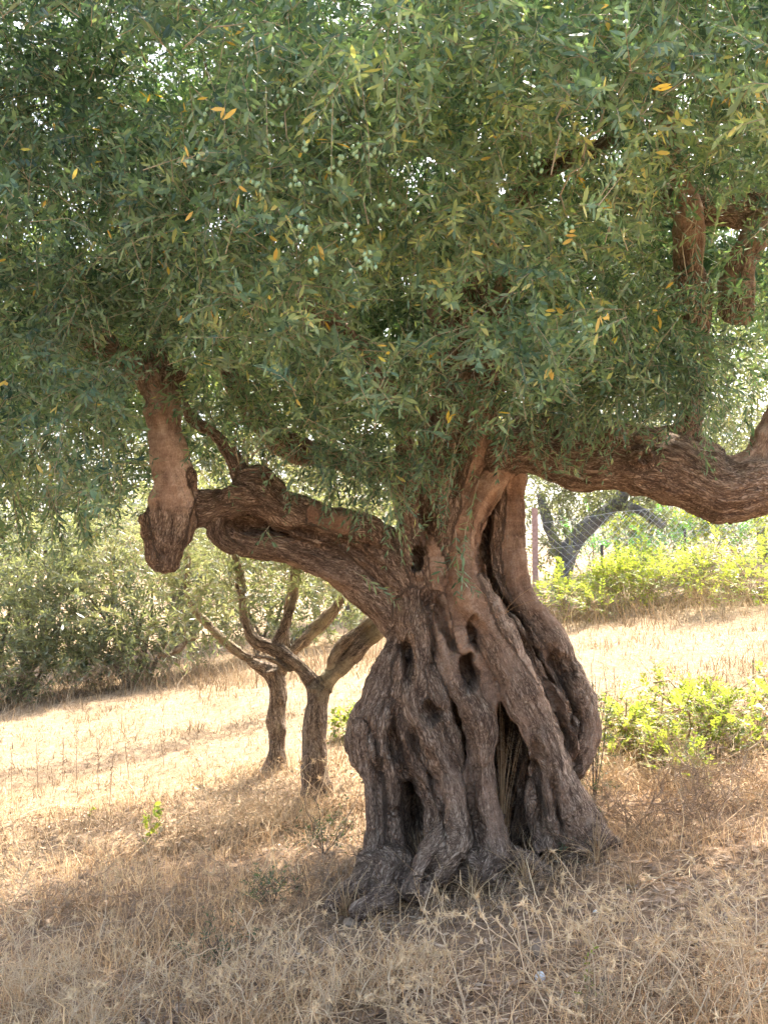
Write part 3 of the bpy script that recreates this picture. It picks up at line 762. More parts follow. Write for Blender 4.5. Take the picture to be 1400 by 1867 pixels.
GROOVES = [
 ([(728,1165),(738,1190),(746,1220),(744,1250)], 11, .09),
 ([(724,1290),(716,1350),(736,1408),(754,1448),(756,1500),(770,1560)], 15, .11),
 ([(752,1318),(764,1365),(786,1402),(802,1448),(814,1500),(816,1555)], 10, .07),
 ([(800,1075),(806,1120),(818,1160),(834,1200)], 11, .09),
 ([(846,1290),(852,1340),(858,1400),(863,1460),(868,1520),(860,1570)], 11, .07),
 ([(880,1045),(922,1108),(956,1168),(990,1232),(1018,1300),(1038,1360),(1052,1420)], 13, .09),
 ([(908,890),(884,950),(876,1020),(890,1075)], 11, .08),
 ([(772,1075),(786,1125),(792,1180),(786,1235)], 8, .04),
 ([(668,1300),(684,1360),(690,1440),(694,1530)], 7, .03),
 ([(770,900),(778,960),(768,1010)], 10, .06),
 ([(846,760),(838,830),(826,900)], 9, .05),
 ([(1000,1180),(1030,1240),(1046,1290),(1044,1350)], 10, .06),
 ([(970,1330),(978,1400),(984,1470),(982,1540)], 9, .05),
 ([(1010,1420),(1018,1470),(1030,1530)], 9, .05),
 ([(700,1040),(640,1000),(580,980),(520,960),(470,950)], 9, .05),
 ([(690,1000),(640,985),(600,1000)], 6, .03),
 ([(800,1560),(780,1600),(765,1620)], 9, .06),
 ([(850,1570),(846,1600),(836,1625)], 9, .04),
]
wood = wd.build(olive_tree, M['bark'], voxel=0.013, smooth_it=3, holes=holes, grooves=GROOVES, labels={
    ST: 'pale upright stub with dark rough lower end, like a horse head', LL: 'thick bowed left limb with rough bark', RL: 'thick sagging right limb with rough bark'})

# crown: clumps of sprigs carried by the branches, several layers deep
def interp_poly(poly, x):
    a = np.array(poly, float); return np.interp(x, a[:, 0], a[:, 1])
LAYERS = [  # distance, lower edge of the foliage, density
 (3.75, [(-500,0),(230,0),(330,250),(420,470),(560,500),(650,535),(720,380),(800,180),(950,140),(1050,400),(1130,390),(1200,260),(1400,220),(1900,200)], 0.85),
 (4.35, [(-500,380),(0,430),(200,520),(400,640),(600,700),(760,760),(880,800),(950,800),(1000,740),(1100,640),(1170,430),(1250,300),(1400,300),(1900,300)], 1.0),
 (5.0, [(-500,900),(0,955),(120,960),(235,900),(252,640),(345,660),(420,700),(560,760),(700,860),(745,800),(860,680),(960,700),(1010,730),(1170,690),(1215,420),(1400,360),(1900,380)], 1.0),
 (5.6, [(-500,920),(0,1000),(150,990),(235,930),(250,660),(345,690),(430,780),(560,850),(700,870),(740,760),(860,670),(960,690),(1000,740),(1210,700),(1230,620),(1400,630),(1900,700)], 0.95),
 (6.5, [(-500,930),(0,960),(200,950),(330,860),(500,800),(700,860),(1000,800),(1250,780),(1400,760),(1900,760)], 0.75),
 (7.4, [(-500,860),(0,900),(300,840),(700,820),(1000,800),(1250,700),(1400,700),(1900,720)], 0.8),
 (8.4, [(-500,760),(0,760),(700,760),(1400,640),(1900,600)], 0.85),
]
HOLES2D = [(310, 150, 80, 60, -.19), (770, 350, 80, 60, -.19), (1000, 350, 70, 55, -.19), (720, 590, 120, 36, -.19), (930, 560, 90, 40, -.19), (1120, 500, 80, 60, -.19), (140, 420, 80, 50, -.19), (620, 40, 70, 40, -.19), (1100, 250, 50, 60, -.19),  # places where the crown is thin: (x, y, rx, ry, keep)
 (430, 790, 130, 110, 0.40), (120, 870, 150, 110, 0.42), (1340, 690, 90, 100, 0.30), 
 (460, 610, 120, 60, 0.7), (1255, 440, 42, 105, -0.21), (1350, 480, 45, 105, -0.22), (640, 820, 80, 60, 0.6),
 (850, 790, 110, 110, -0.30), (300, 720, 60, 60, -0.25), (410, 400, 45, 110, -0.7), (205, 640, 60, 36, -0.22), (1225, 230, 40, 110, -0.4)]
crown = Foliage()
yl_spots = []; ol_spots = []
for (d, low, dens) in LAYERS:
    step = 0.30 * F / d
    for px in np.arange(-900, 2300, step):
        for py in np.arange(-1500 if d > 4 else -500, 1000, step):
            cx = px + rng.uniform(-.5, .5) * step; cy = py + rng.uniform(-.5, .5) * step
            c = P(cx, cy, d + rng.uniform(-.3, .3))
            if c[2] > 5.9 - 0.12 * (c[0] - 0.3) ** 2 - 0.16 * (c[1] - 6.2) ** 2: continue
            if abs(c[0] - .2) > 4.0: continue
            ins = -150 < cx < 1550 and cy > -250
            n = int((42 if ins else (12 if (c[0] > 1.6 and c[1] > 6.4) else 8)) * dens)
            if rng.random() < 0.06 or (d > 4.6 and vnoise((c * 1.3 + 50)[None])[0] > .42): continue
            rad = 0.24
            b = c + norm(rng.normal(size=(n, 3))) * (rad * rng.random(n)[:, None] ** 0.5)
            L = rng.uniform(0.16, 0.34, n)
            out = norm(b - c)
            dr = out * 0.8 + 0.7 * rng.normal(size=(n, 3)) * 0.7 + np.array((0, -0.25, -0.15))
            tip = b + norm(dr) * L[:, None] * 0.9 + np.array((0, 0, -1)) * (0.3 * L)[:, None]
            bx, by = proj(b); tx, ty = proj(tip)
            lowy = interp_poly(low, tx) + 22 * rng.normal(size=n)
            ok = (np.maximum(by - 40, ty) < lowy)
            for (hx, hy, hrx, hry, kp) in HOLES2D:
                if kp < 0 and d > (5.2 if kp > -.2 else 5.7): continue
                kp = .16 if kp in (-.21, -.22) else abs(kp)
                inside = (((tx - hx) / hrx) ** 2 + ((ty - hy) / hry) ** 2 < 1) | ((((tx + bx) / 2 - hx) / hrx) ** 2 + (((ty + by) / 2 - hy) / hry) ** 2 < 1)
                ok &= ~inside | (rng.random(n) < kp)
            b, dr, L = b[ok], dr[ok], L[ok]
            if not len(b): continue
            if ins:
                crown.add(*sprigs(b, dr, L, droop=0.32, npairs=11, leaf=0.051 if d < 7 else .075, ratio=.130 if d < 7 else .16, hi=d < 4.6, start=.06, tone0=0.42 + 0.20 * float(vnoise((c * 1.6)[None])[0]) + 0.15 * math.sin(1.25 * c[0] + 0.9) * math.cos(0.9 * (c[1] - 3.9)) - .04))  # sine term paints in brighter skylight: leaves at front centre get a lighter tone
                k = min(2, len(b))
                if d < 5.4:
                    for q in range(k):
                        yl_spots.append((b[q] + norm(dr[q]) * L[q] * rng.uniform(.3, .9), dr[q], L[q], d))
                    if d < 4.6: ol_spots.append((b[0] + norm(dr[0]) * L[0] * 0.5 - np.array((0, 0, .02)), d))
            else:
                lf, st = sprigs(b, dr, L * 1.5, droop=0.3, npairs=8, leaf=0.09, ratio=0.14, hi=False)
                crown.add(lf)

for (cx, cy, d, n) in [(1258,600,5.3,18),(1266,670,5.35,22),(1272,720,5.4,16),(1185,610,5.3,34),(1240,640,5.45,30),(1215,680,5.5,30),(1150,690,5.4,36),(1100,700,5.4,36),(1060,700,5.5,26),(1130,700,5.6,26),(1270,690,5.6,20),(1300,640,5.6,16),
                      (985,720,5.5,30),(930,690,5.4,30),(1010,720,5.6,18),(890,730,5.5,16),(1395,520,5.4,16),(760,760,5.6,26),(700,800,5.6,26),(660,840,5.7,20),(720,860,5.7,16),
                      (420,700,5.8,26),(500,760,5.9,26),(590,800,5.9,26),(1290,270,4.9,22),(1150,300,4.9,22),(200,560,5.4,30),(240,600,5.5,20),(560,810,5.5,22),(640,850,5.6,20),(400,770,5.6,12),(380,700,5.6,16),(690,830,5.5,20)]:
    c = P(cx, cy, d); b = c + norm(rng.normal(size=(n, 3))) * (.2 * rng.random(n)[:, None] ** .5)
    crown.add(*sprigs(b, norm(b - c) * .7 + .6 * rng.normal(size=(n, 3)) + np.array((0, -.2, -.35)), rng.uniform(.15, .3, n), droop=.32, npairs=11, leaf=.052, ratio=.12, hi=False, start=.06, tone0=.38))
# single sprigs that hang in front of the trunk and the limbs
def hang(px, py, d, ex, ey, n=1, L=None, ed=None):
    a = P(px, py, d); b = P(ex, ey, (ed or d) - .03)
    v = b - a; ll = np.linalg.norm(v)
    crown.add(*sprigs(a[None] + 0.02 * rng.normal(size=(n, 3)), v[None] + 0.12 * ll * rng.normal(size=(n, 3)), np.full(n, ll), droop=0.1, npairs=max(4, int(ll / 0.022)), leaf=0.056, hi=True, stem_r=0.0022))
for h in [(845,700,5.5,735,890,2),(745,830,5.6,700,930,2),(710,870,5.6,740,1010,2),(740,980,5.6,775,935,1),(845,800,5.5,800,935,3),(860,880,5.6,830,1010,1),
          (840,960,5.55,835,1080,2),(833,1030,5.55,870,1075,1),(833,1020,5.55,795,1065,1),(700,880,5.6,640,905,1),(600,850,5.6,560,900,1),
          (940,700,5.3,915,830,3),(905,760,5.3,945,745,2),(990,820,5.6,1060,870,2),(1060,860,5.6,1010,840,1),(1110,760,5.6,1060,850,2),(1040,800,5.5,990,830,1),
          (500,960,5.75,470,1000,1),(480,965,5.75,495,990,1),(640,1030,5.85,720,1090,1),(345,730,5.7,270,720,1),(760,690,5.4,745,800,3),(800,700,5.4,790,820,3),(870,690,5.4,880,790,2),
          (430,690,5.7,420,760,2),(560,760,5.7,600,860,3),(660,780,5.6,690,870,3),(30,900,5.4,60,1010,4),(150,900,5.4,170,990,4),(90,880,5.5,110,1000,4),(210,850,5.6,200,960,3),
          (1310,640,5.7,1340,760,2),(1380,700,5.7,1350,820,2),(1290,680,5.8,1300,790,2),(1100,430,4.2,1120,330,2),(1265,800,5.7,1300,860,1),(1400,420,4.6,1330,500,1),(1270,400,5.2,1235,560,1)]:
    hang(*h)
# side shoots that carry the clumps
for (a, b, r) in [((425,870,5.95),(455,790,5.95),.006),((450,870,5.95),(478,780,5.9),.007),((470,872,5.94),(510,760,5.9),.007),((440,870,5.95),(420,740,5.9),.006),((1100,200,4.4),(1030,390,4.2),.006),((1060,60,4.2),(1000,320,4.0),.006),((640,120,4.2),(660,420,3.9),.005),((560,110,4.2),(520,250,3.8),.005),((900,180,4.3),(985,260,3.9),.005),((1260,520,5.5),(1265,640,5.4),.005),((1265,360,5.4),(1240,530,5.3),.005),((1275,700,5.6),(1280,420,5.4),.005)]:
    A, B = P(*a), P(*b); t = np.linspace(0, 1, 8)[:, None]
    crown.tube(A + (B - A) * t + 0.02 * rng.normal(size=(8, 3)) * (t > 0), r, r * .5)
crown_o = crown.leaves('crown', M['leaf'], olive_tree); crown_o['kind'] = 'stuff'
tw = crown.stems('twigs', M['twig']); under(tw, olive_tree); tw['kind'] = 'stuff'

# yellowing leaves and green olives that can be picked out one by one
def leaf_mesh(i):
    v, t, _ = leaves_geo(np.zeros((1, 3)), np.array([[0, 1.0, 0]]), np.array([[0, 0, 1.0]]), np.array([1.0]), np.array([0.12 + .015 * i]), True, curl=np.array([0.06 * (i - 1.5)]))
    o = mesh_np('yellow_leaf', v, t, M['yellow_leaf'], attrs={'rnd': np.full(len(v), (0.1, .4, .65, .95)[i])})
    me = o.data; bpy.data.objects.remove(o); return me
lms = [leaf_mesh(i) for i in range(4)]
def olive_mesh():
    ns, nr = 8, 6
    th = np.linspace(0, np.pi, nr); V = []
    for t_ in th:
        for a in np.linspace(0, 2*np.pi, ns, endpoint=False):
            V.append((0.0085*math.sin(t_)*math.cos(a), 0.0085*math.sin(t_)*math.sin(a), 0.0118*math.cos(t_)))
    ii = np.arange(nr*ns).reshape(nr, ns); jj = np.roll(ii, -1, 1)
    o = mesh_np('olive', np.array(V), None, M['olive'], quads=np.stack([ii[:-1], ii[1:], jj[1:], jj[:-1]], -1).reshape(-1, 4))
    me = o.data; bpy.data.objects.remove(o); return me
om = olive_mesh()
base_v = Vector([float(x) for x in tree_base])
def add_piece(name, me, p, rot, s):
    o = bpy.data.objects.new(name, me); C.objects.link(o); o.parent = crown_o
    o.location = Vector([float(x) for x in p]) - base_v
    o.rotation_euler = rot; o.scale = (s, s, s)
    return o
rng.shuffle(ol_spots)
order = rng.permutation(len(yl_spots)); cnt = 0
def shown(p):
    x, y = proj(p[None]); return 0 < x[0] < 1400 and 0 < y[0] < 1000
for k in order:
    p, dr, L, d = yl_spots[k]
    p = p + np.array((0, -0.05 - 0.30 * rng.random(), 0))
    if not shown(p) or cnt >= 290: continue
    q = Vector(dr + rng.normal(size=3) * .6).to_track_quat('Y', 'Z').to_euler()
    q.rotate_axis('Y', rng.uniform(-1.5, 1.5))
    for rep_ in range(1 if rng.random() < .6 else 3):
        add_piece('yellow_leaf', lms[rng.integers(4)], p + .018 * rng.normal(size=3), q, rng.uniform(.038, .060)); cnt += 1
        q = q.copy(); q.rotate_axis('X', rng.uniform(-1, 1)); q.rotate_axis('Z', rng.uniform(-1, 1))
cnt = 0
spots = [P(x, y, d) for (x, y, d) in [(425,185,3.6),(380,205,3.6),(500,245,3.55),(560,260,3.55),(610,215,3.55),(620,300,3.55),(470,340,3.6),(450,330,3.6),(575,480,3.5),(545,330,3.55),(660,480,3.5),(690,270,3.6),(985,295,3.85),(1035,430,3.8),(1265,165,3.9),(1240,210,3.9),(860,170,3.8),(980,165,3.8),(920,110,3.8),(640,270,3.5),(355,300,3.6),(700,380,3.55),(640,420,3.5),(1300,30,3.9),(1120,325,3.8),(560,420,3.5),(520,170,3.6),(890,630,4.1)]] + [s[0] for s in ol_spots[:14]]
for p in spots:
    if not shown(p): continue
    for j in range(rng.integers(4, 9)):
        if cnt >= 260: break
        q = p + np.array((0.017, 0.017, 0.022)) * rng.normal(size=3)
        add_piece('olive', om, q, (rng.uniform(-.5, .5), rng.uniform(-.5, .5), 0), rng.uniform(.65, .9)); cnt += 1

# ================================================================== two young olive trees
def young(label, strands, sprig_spots, nspr, dist):
    b = P(strands[0][0][0][0], strands[0][0][0][1], dist)
    root = empty('young_olive_tree', (b[0], b[1], gz(b[0], b[1])))
    tag(root, label, 'tree', 'young olive trees behind the old one')
    wy = Wood()
    for s, part, smo in strands: wy.strand(s, part, smooth=smo, grey=.5, lump=.24, sub=6)
    wy.build(root, M['young_bark'], voxel=0.010, smooth_it=1, amp=.8)
    fo = Foliage()
    for (x, y, d, r, n) in sprig_spots:
        c = P(x, y, d); n = int(n * nspr)
        q = c + norm(rng.normal(size=(n, 3))) * (r * rng.random(n)[:, None] ** .4)
        fo.add(*sprigs(q, rdir(n, .1), rng.uniform(.18, .36, n), droop=.2, npairs=8, leaf=.07, ratio=.12, hi=False, stem_r=.003))
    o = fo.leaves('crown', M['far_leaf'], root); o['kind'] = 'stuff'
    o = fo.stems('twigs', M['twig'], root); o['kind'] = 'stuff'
    return root
dA = GP(575, 1452)[1]; dB = GP(500, 1402)[1]
BAND = []  # extra foliage for the farther young crown, added up-sun to shade the field
for (bx, by) in [(20,1425),(110,1408),(200,1390),(290,1368),(380,1345),(460,1325)]:
    q = GP(bx, by) + np.array(sd) * (2.3 / sd[2]); ppx, ppy = proj(q[None]); BAND.append((float(ppx[0]), float(ppy[0]), float(q[1]), .36, 60))
young('young olive tree with Y-forked trunk, nearest behind the old trunk',
  [([(577,1470,dA,38),(576,1430,dA,24),(576,1350,dA,21),(578,1290,dA,21),(582,1255,dA,24)], 'trunk', .25),
   ([(582,1262,dA,18.9),(548,1218,dA,14.6),(505,1185,dA,14.6),(462,1165,dA,12.0),(446,1120,dA,9.5),(440,1070,dA,7.7),(430,1020,dA,6.9),(420,960,dA,5.2)], 'branch#1', .35),
   ([(500,1185,dA,11.2),(520,1140,dA,9.5),(534,1095,dA,7.7),(541,1045,dA,6.9),(548,980,dA,6.0)], 'branch#2', .4),
   ([(582,1262,dA,19.8),(615,1222,dA,15.5),(655,1182,dA,15.5),(690,1148,dA,14.6),(730,1100,dA+.1,11.2),(760,1020,dA+.2,8.6)], 'branch#3', .4),
   ([(606,1230,dA,8.6),(608,1195,dA-.05,10.3),(640,1160,dA-.05,9.5),(680,1125,dA,7.7)], 'branch#4', .4),
   ([(530,1225,dA,5.2),(490,1200,dA-.1,5.2),(450,1193,dA-.2,3.4),(400,1160,dA-.3,2.6),(350,1165,dA-.4,2.6),(300,1195,dA-.5,2.6),(240,1150,dA-.6,2.6)], 'branch#5', .4)],
  [(440,960,dA,.55,60),(540,950,dA,.55,60),(620,930,dA+.5,.6,60),(250,1100,dA-.5,.35,20),(380,1085,dA-.3,.3,20),(450,1060,dA,.25,16),(545,1040,dA,.25,14),(310,1150,dA-.4,.2,10),(700,950,dA+.4,.5,40),(480,860,dA,.7,60)], 1.0, dA)
young('young olive tree with slender brown trunk, farther behind the old trunk',
  [([(497,1415,dB,31),(501,1380,dB,19),(506,1310,dB,17),(503,1250,dB,18),(498,1222,dB,19)], 'trunk', .25),
   ([(498,1228,dB,14.6),(472,1212,dB,11.2),(452,1206,dB,7.7)], 'branch#1', .3),
   ([(505,1228,dB,13.8),(530,1195,dB,11.2),(560,1160,dB,11.2),(598,1125,dB,11.2),(625,1085,dB,8.6),(650,1030,dB,6.9)], 'branch#2', .4),
   ([(470,1210,dB,6.9),(430,1185,dB,6.9),(380,1140,dB,6.9),(350,1105,dB,6.9),(340,1070,dB,6.0),(345,1010,dB,4.3)], 'branch#3', .5),
   ([(520,1200,dB,6.9),(522,1130,dB,6.9),(530,1075,dB,6.9),(535,1000,dB,5.2)], 'branch#4', .4)],
  [(345,1010,dB,.5,60),(400,930,dB,.6,60),(560,1020,dB+.3,.45,40),(290,930,dB,.6,60),(640,1010,dB,.5,50),(600,860,dB,.7,60),(420,1090,dB+.2,.3,16),*BAND], 1.0, dB)

# ================================================================== shrubs and trees behind
def bush(name, label, cat, px, py, dist, blobs, mat, group, n=260, leaf=.075, ratio=.13, npairs=8, flat=False, trunk=None, stem_mat='dark_twig', hang_=.2, L=(.2, .42), up=.25, twigs=True):
    """blobs: (px, py, dist, radius m, weight); a thing with stems and foliage"""
    b = P(px, py, dist)
    z = gz(b[0], b[1])
    root = empty(name, (b[0], b[1], z))
    tag(root, label, cat, group)
    fo = Foliage()
    for (x, y, d, r, wgt) in blobs:
        c = P(x, y, d); m = max(3, int(n * wgt))
        q = c + norm(rng.normal(size=(m, 3))) * np.array((1, 1, .9)) * (r * rng.random(m)[:, None] ** .45)
        g_ = ground_z(q[:, 0], q[:, 1]) + .03
        q[:, 2] = np.maximum(q[:, 2], g_ + .1 * rng.random(m))
        lf_, st_ = sprigs(q, norm(q - c) * .5 + rdir(m, up), rng.uniform(*L, m), droop=hang_, npairs=npairs, leaf=leaf, ratio=ratio, hi=False, flat=flat, stem_r=.003)
        fo.add(lf_, st_ if twigs else None)
        bb = np.array((b[0] + rng.normal() * .12, b[1] + rng.normal() * .1, z - .05))
        t = np.linspace(0, 1, 7)[:, None]
        mid = bb + (c - bb) * t + np.array((0, 0, .25)) * (t * (1 - t)) + .05 * rng.normal(size=(7, 3)) * t
        fo.tube(mid, .035 if trunk is None else trunk, .008)
    o = fo.leaves('crown' if cat == 'tree' else 'foliage', M[mat], root); o['kind'] = 'stuff'
    o = fo.stems('trunk' if cat == 'tree' else 'stems', M[stem_mat], root)
    return root
G1 = 'olive bushes along the left field edge'
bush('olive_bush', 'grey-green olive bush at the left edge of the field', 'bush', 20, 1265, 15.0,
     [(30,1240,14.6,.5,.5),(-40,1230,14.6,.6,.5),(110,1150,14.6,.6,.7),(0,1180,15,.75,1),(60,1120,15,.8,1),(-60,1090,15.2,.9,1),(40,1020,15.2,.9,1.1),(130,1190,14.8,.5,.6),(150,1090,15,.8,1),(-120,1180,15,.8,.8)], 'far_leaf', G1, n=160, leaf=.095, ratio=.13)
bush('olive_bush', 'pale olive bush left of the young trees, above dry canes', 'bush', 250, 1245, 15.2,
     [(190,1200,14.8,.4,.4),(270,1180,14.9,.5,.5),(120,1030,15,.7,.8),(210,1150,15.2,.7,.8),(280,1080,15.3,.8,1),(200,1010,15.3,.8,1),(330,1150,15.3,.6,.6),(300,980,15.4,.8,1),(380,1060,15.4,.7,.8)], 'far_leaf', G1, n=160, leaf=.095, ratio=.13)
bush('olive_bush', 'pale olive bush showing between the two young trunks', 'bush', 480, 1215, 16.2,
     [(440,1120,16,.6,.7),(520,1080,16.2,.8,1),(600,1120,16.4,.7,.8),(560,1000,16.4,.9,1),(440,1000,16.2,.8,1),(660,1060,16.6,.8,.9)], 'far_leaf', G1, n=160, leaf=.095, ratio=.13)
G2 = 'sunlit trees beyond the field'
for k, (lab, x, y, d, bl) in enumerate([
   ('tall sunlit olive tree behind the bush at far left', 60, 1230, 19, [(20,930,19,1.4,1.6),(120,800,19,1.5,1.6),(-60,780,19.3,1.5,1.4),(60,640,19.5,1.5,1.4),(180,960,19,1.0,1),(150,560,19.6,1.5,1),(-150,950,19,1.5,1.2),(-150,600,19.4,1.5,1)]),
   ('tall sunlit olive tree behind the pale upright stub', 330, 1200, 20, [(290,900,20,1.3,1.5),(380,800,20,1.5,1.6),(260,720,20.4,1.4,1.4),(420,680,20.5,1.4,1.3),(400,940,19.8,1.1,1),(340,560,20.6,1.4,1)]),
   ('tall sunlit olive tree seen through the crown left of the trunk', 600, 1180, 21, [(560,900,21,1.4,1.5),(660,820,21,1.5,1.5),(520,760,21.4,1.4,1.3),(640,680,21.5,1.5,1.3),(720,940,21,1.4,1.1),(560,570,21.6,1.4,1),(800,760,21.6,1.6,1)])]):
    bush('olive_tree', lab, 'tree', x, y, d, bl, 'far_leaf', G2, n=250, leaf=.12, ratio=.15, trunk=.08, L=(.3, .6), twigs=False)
gt = P(1020, 1130, 17.5)
# tree with the leaning grey trunk behind the fence
root = empty('leaning_tree', (gt[0], gt[1], gz(gt[0], gt[1])))
tag(root, 'pale olive tree with leaning grey trunk behind the wire fence', 'tree', G2)
wl = Wood()
wl.strand([(1020,1100,17.5,20),(1028,1040,17.5,17),(1045,990,17.5,16),(1080,950,17.5,15),(1115,925,17.5,13),(1150,880,17.5,10),(1190,820,17.6,8)], 'trunk', smooth=.4, grey=.8)
wl.strand([(1120,920,17.5,11),(1165,930,17.4,9),(1210,960,17.3,8)], 'branch#1', smooth=.4, grey=.8)
wl.strand([(1030,1030,17.5,12),(1000,960,17.5,10),(985,900,17.6,8)], 'branch#2', smooth=.4, grey=.8)
wl.build(root, M['grey_bark'], voxel=.02, smooth_it=1, amp=.8)
fo = Foliage()
for (x, y, d, r, n) in [(1010,930,17.2,.55,70),(990,1010,17.2,.45,50),(1060,880,17.3,.6,80),(1130,890,17.2,.55,70),(1200,900,17.2,.5,60),(1000,860,17.4,.7,80),(1100,800,17.6,.9,130),(1230,800,17.8,1.0,150),(1340,760,18,1.0,160),(1300,650,18.2,1.1,170),(1180,690,18,1.1,160),(1060,700,18.2,1.0,150),(1400,860,18,.8,90),(1450,700,18,1.2,140)]:
    c = P(x, y, d); q = c + norm(rng.normal(size=(n, 3))) * (r * rng.random(n)[:, None] ** .45)
    fo.add(*sprigs(q, rdir(n, -.2), rng.uniform(.25, .5, n), droop=.3, npairs=8, leaf=.085, ratio=.13, hi=False, stem_r=.004))
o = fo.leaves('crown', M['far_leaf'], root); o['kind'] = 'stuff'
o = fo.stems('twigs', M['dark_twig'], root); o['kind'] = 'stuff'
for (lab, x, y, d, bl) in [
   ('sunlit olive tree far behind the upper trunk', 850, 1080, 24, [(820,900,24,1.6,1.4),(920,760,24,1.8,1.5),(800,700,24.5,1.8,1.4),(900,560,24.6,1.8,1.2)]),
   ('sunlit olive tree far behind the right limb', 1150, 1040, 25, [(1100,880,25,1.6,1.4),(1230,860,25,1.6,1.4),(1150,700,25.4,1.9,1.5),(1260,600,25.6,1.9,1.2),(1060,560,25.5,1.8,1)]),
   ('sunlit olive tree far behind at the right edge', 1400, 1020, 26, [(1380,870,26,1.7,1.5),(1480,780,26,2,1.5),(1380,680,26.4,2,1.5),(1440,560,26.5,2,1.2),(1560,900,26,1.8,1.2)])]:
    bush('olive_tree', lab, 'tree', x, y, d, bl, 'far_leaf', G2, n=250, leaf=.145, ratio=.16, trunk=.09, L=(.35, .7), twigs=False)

G3 = 'bright green shrubs along the fence'
for (lab, x, y, d, r, wgt, mt) in [
   ('yellow-green shrub beside the rusty pink fence post', 1030, 1095, 15.2, .45, .5, 'shrub_leaf'),
   ('yellow-green shrub second along the fence from the rusty post', 1090, 1075, 15.6, .55, .7, 'shrub_leaf'),
   ('low bright shrub at the fence under the knot of the right limb', 1160, 1075, 15.4, .6, .8, 'shrub_leaf'),
   ('bright shrub just left of the thin iron rod', 1215, 1060, 15.8, .6, .8, 'shrub_leaf'),
   ('bright shrub just right of the thin iron rod', 1285, 1055, 15.6, .5, .6, 'shrub_leaf'),
   ('tall yellow-green shrub at the right edge of the field', 1385, 1060, 14.6, .8, 1.3, 'shrub_leaf'),
   ('cool green shrub behind the leaning grey trunk', 1080, 1010, 19.0, .9, 1.0, 'deep_leaf'),
   ('green shrub deep behind the fence, between the grey trunk and the rod', 1180, 1000, 19.5, 1.0, 1.1, 'shrub_leaf'),
   ('cool green shrub deep behind the thin iron rod', 1270, 1000, 19.0, .9, 1.0, 'deep_leaf'),
   ('green shrub deep behind the tall shrub at right', 1370, 985, 19.0, 1.0, 1.1, 'shrub_leaf')]:
    rp = r * F / d
    bl = []
    for k in range(9):
        ax_, hh_ = rng.uniform(-1.1, 1.1), rng.random() ** 1.2 * 1.05
        bl.append((x + ax_ * rp, y + 16 - .8 * hh_ * rp * (1 - .35 * abs(ax_)), d + rng.uniform(-.8, .6), r * rng.uniform(.22, .5), wgt * rng.uniform(.08, .16)))
    bush('green_shrub', lab, 'shrub', x, y + 20, d, bl, mt, G3, n=300, leaf=.055, ratio=.2, npairs=8, flat=True, L=(.2, .45), up=.6, trunk=.010, stem_mat='brush')
G4 = 'low green shrubs right of the old trunk'
for (lab, x, y, r, wgt, mt) in [
   ('low bright shrub touching the right side of the old trunk', 1125, 1385, .28, .6, 'shrub_leaf'),
   ('low yellow-green shrub with pinnate leaves, second from the old trunk', 1185, 1370, .33, .8, 'shrub_leaf'),
   ('yellow-green leafy shrub behind the front row of low ones', 1215, 1325, .34, .7, 'shrub_leaf'),
   ('widest low yellow-green shrub right of the trunk', 1270, 1385, .36, 1.0, 'shrub_leaf'),
   ('low green shrub with dry stems at the right edge', 1350, 1370, .36, .9, 'shrub_leaf'),
   ('leafy shrub behind the one at the right edge', 1370, 1310, .33, .5, 'shrub_leaf'),
   ('small bright seedling shrub in front of the low shrubs', 1240, 1425, .14, .2, 'shrub_leaf')]:
    g_ = GP(x, y); d = g_[1]; rp = r * F / d
    bl = []
    for k in range(9):
        ax_, hh_ = rng.uniform(-1.1, 1.1), rng.random() ** 1.3 * 1.15
        bl.append((x + ax_ * rp, y - hh_ * rp * (1 - .35 * abs(ax_)), d + rng.uniform(-.25, .25), r * rng.uniform(.25, .45), wgt * rng.uniform(.08, .16)))
    bush('low_green_shrub', lab, 'shrub', x, y, d, bl, mt, G4, n=170, leaf=.036, ratio=.24, npairs=8, flat=True, L=(.10, .26), up=.6, trunk=.006, stem_mat='brush')
g_ = GP(640, 1345)
bush('green_shrub', 'small bright green shrub peeking out left of the old trunk', 'shrub', 640, 1345, g_[1], [(632,1310,g_[1],.14,.3),(648,1330,g_[1],.12,.25)], 'shrub_leaf', None, n=110, leaf=.05, ratio=.3, npairs=5, flat=True, L=(.1, .2), up=.4)
# dull weeds
for (nm, lab, x, y, w_, h_, n_) in [
   ('prickly_weed', 'dark prickly weed growing up the right side of the old trunk', 1082, 1470, .10, .85, 70),
   ('feathery_weed', 'dark feathery weed left of the foot of the old trunk', 590, 1560, .22, .32, 46),
   ('tuft_weed', 'dark green low tuft in the dry grass left of the roots', 495, 1650, .13, .16, 34),
   ('weed_clump', 'green weed clump against the right foot of the old trunk', 1060, 1560, .16, .3, 36),
   ('tuft_weed', 'dull green weed low in the left foreground', 400, 1760, .16, .14, 26)]:
    g_ = GP(x, y)
    root = empty(nm, g_); tag(root, lab, 'weed')
    fo = Foliage()
    b = g_ + np.stack([rng.normal(0, w_ * .5, n_), rng.normal(0, w_ * .4, n_), h_ * rng.random(n_) * .75], 1)
    fo.add(*sprigs(b, rdir(n_, .8), rng.uniform(.10, .22, n_), droop=.1, npairs=8, leaf=.022, ratio=.16, hi=False, stem_r=.0014))
    for k in range(7):
        t = np.linspace(0, 1, 6)[:, None]
        e_ = g_ + np.array((rng.normal(0, w_ * .6), rng.normal(0, w_ * .4), h_ * rng.uniform(.6, 1.1)))
        fo.tube(g_ + (e_ - g_) * t + .015 * rng.normal(size=(6, 3)) * t, .004, .0015)
    fo.leaves('foliage', M['weed_leaf'], root)['kind'] = 'stuff'; fo.stems('stems', M['dark_twig'], root)['kind'] = 'stuff'
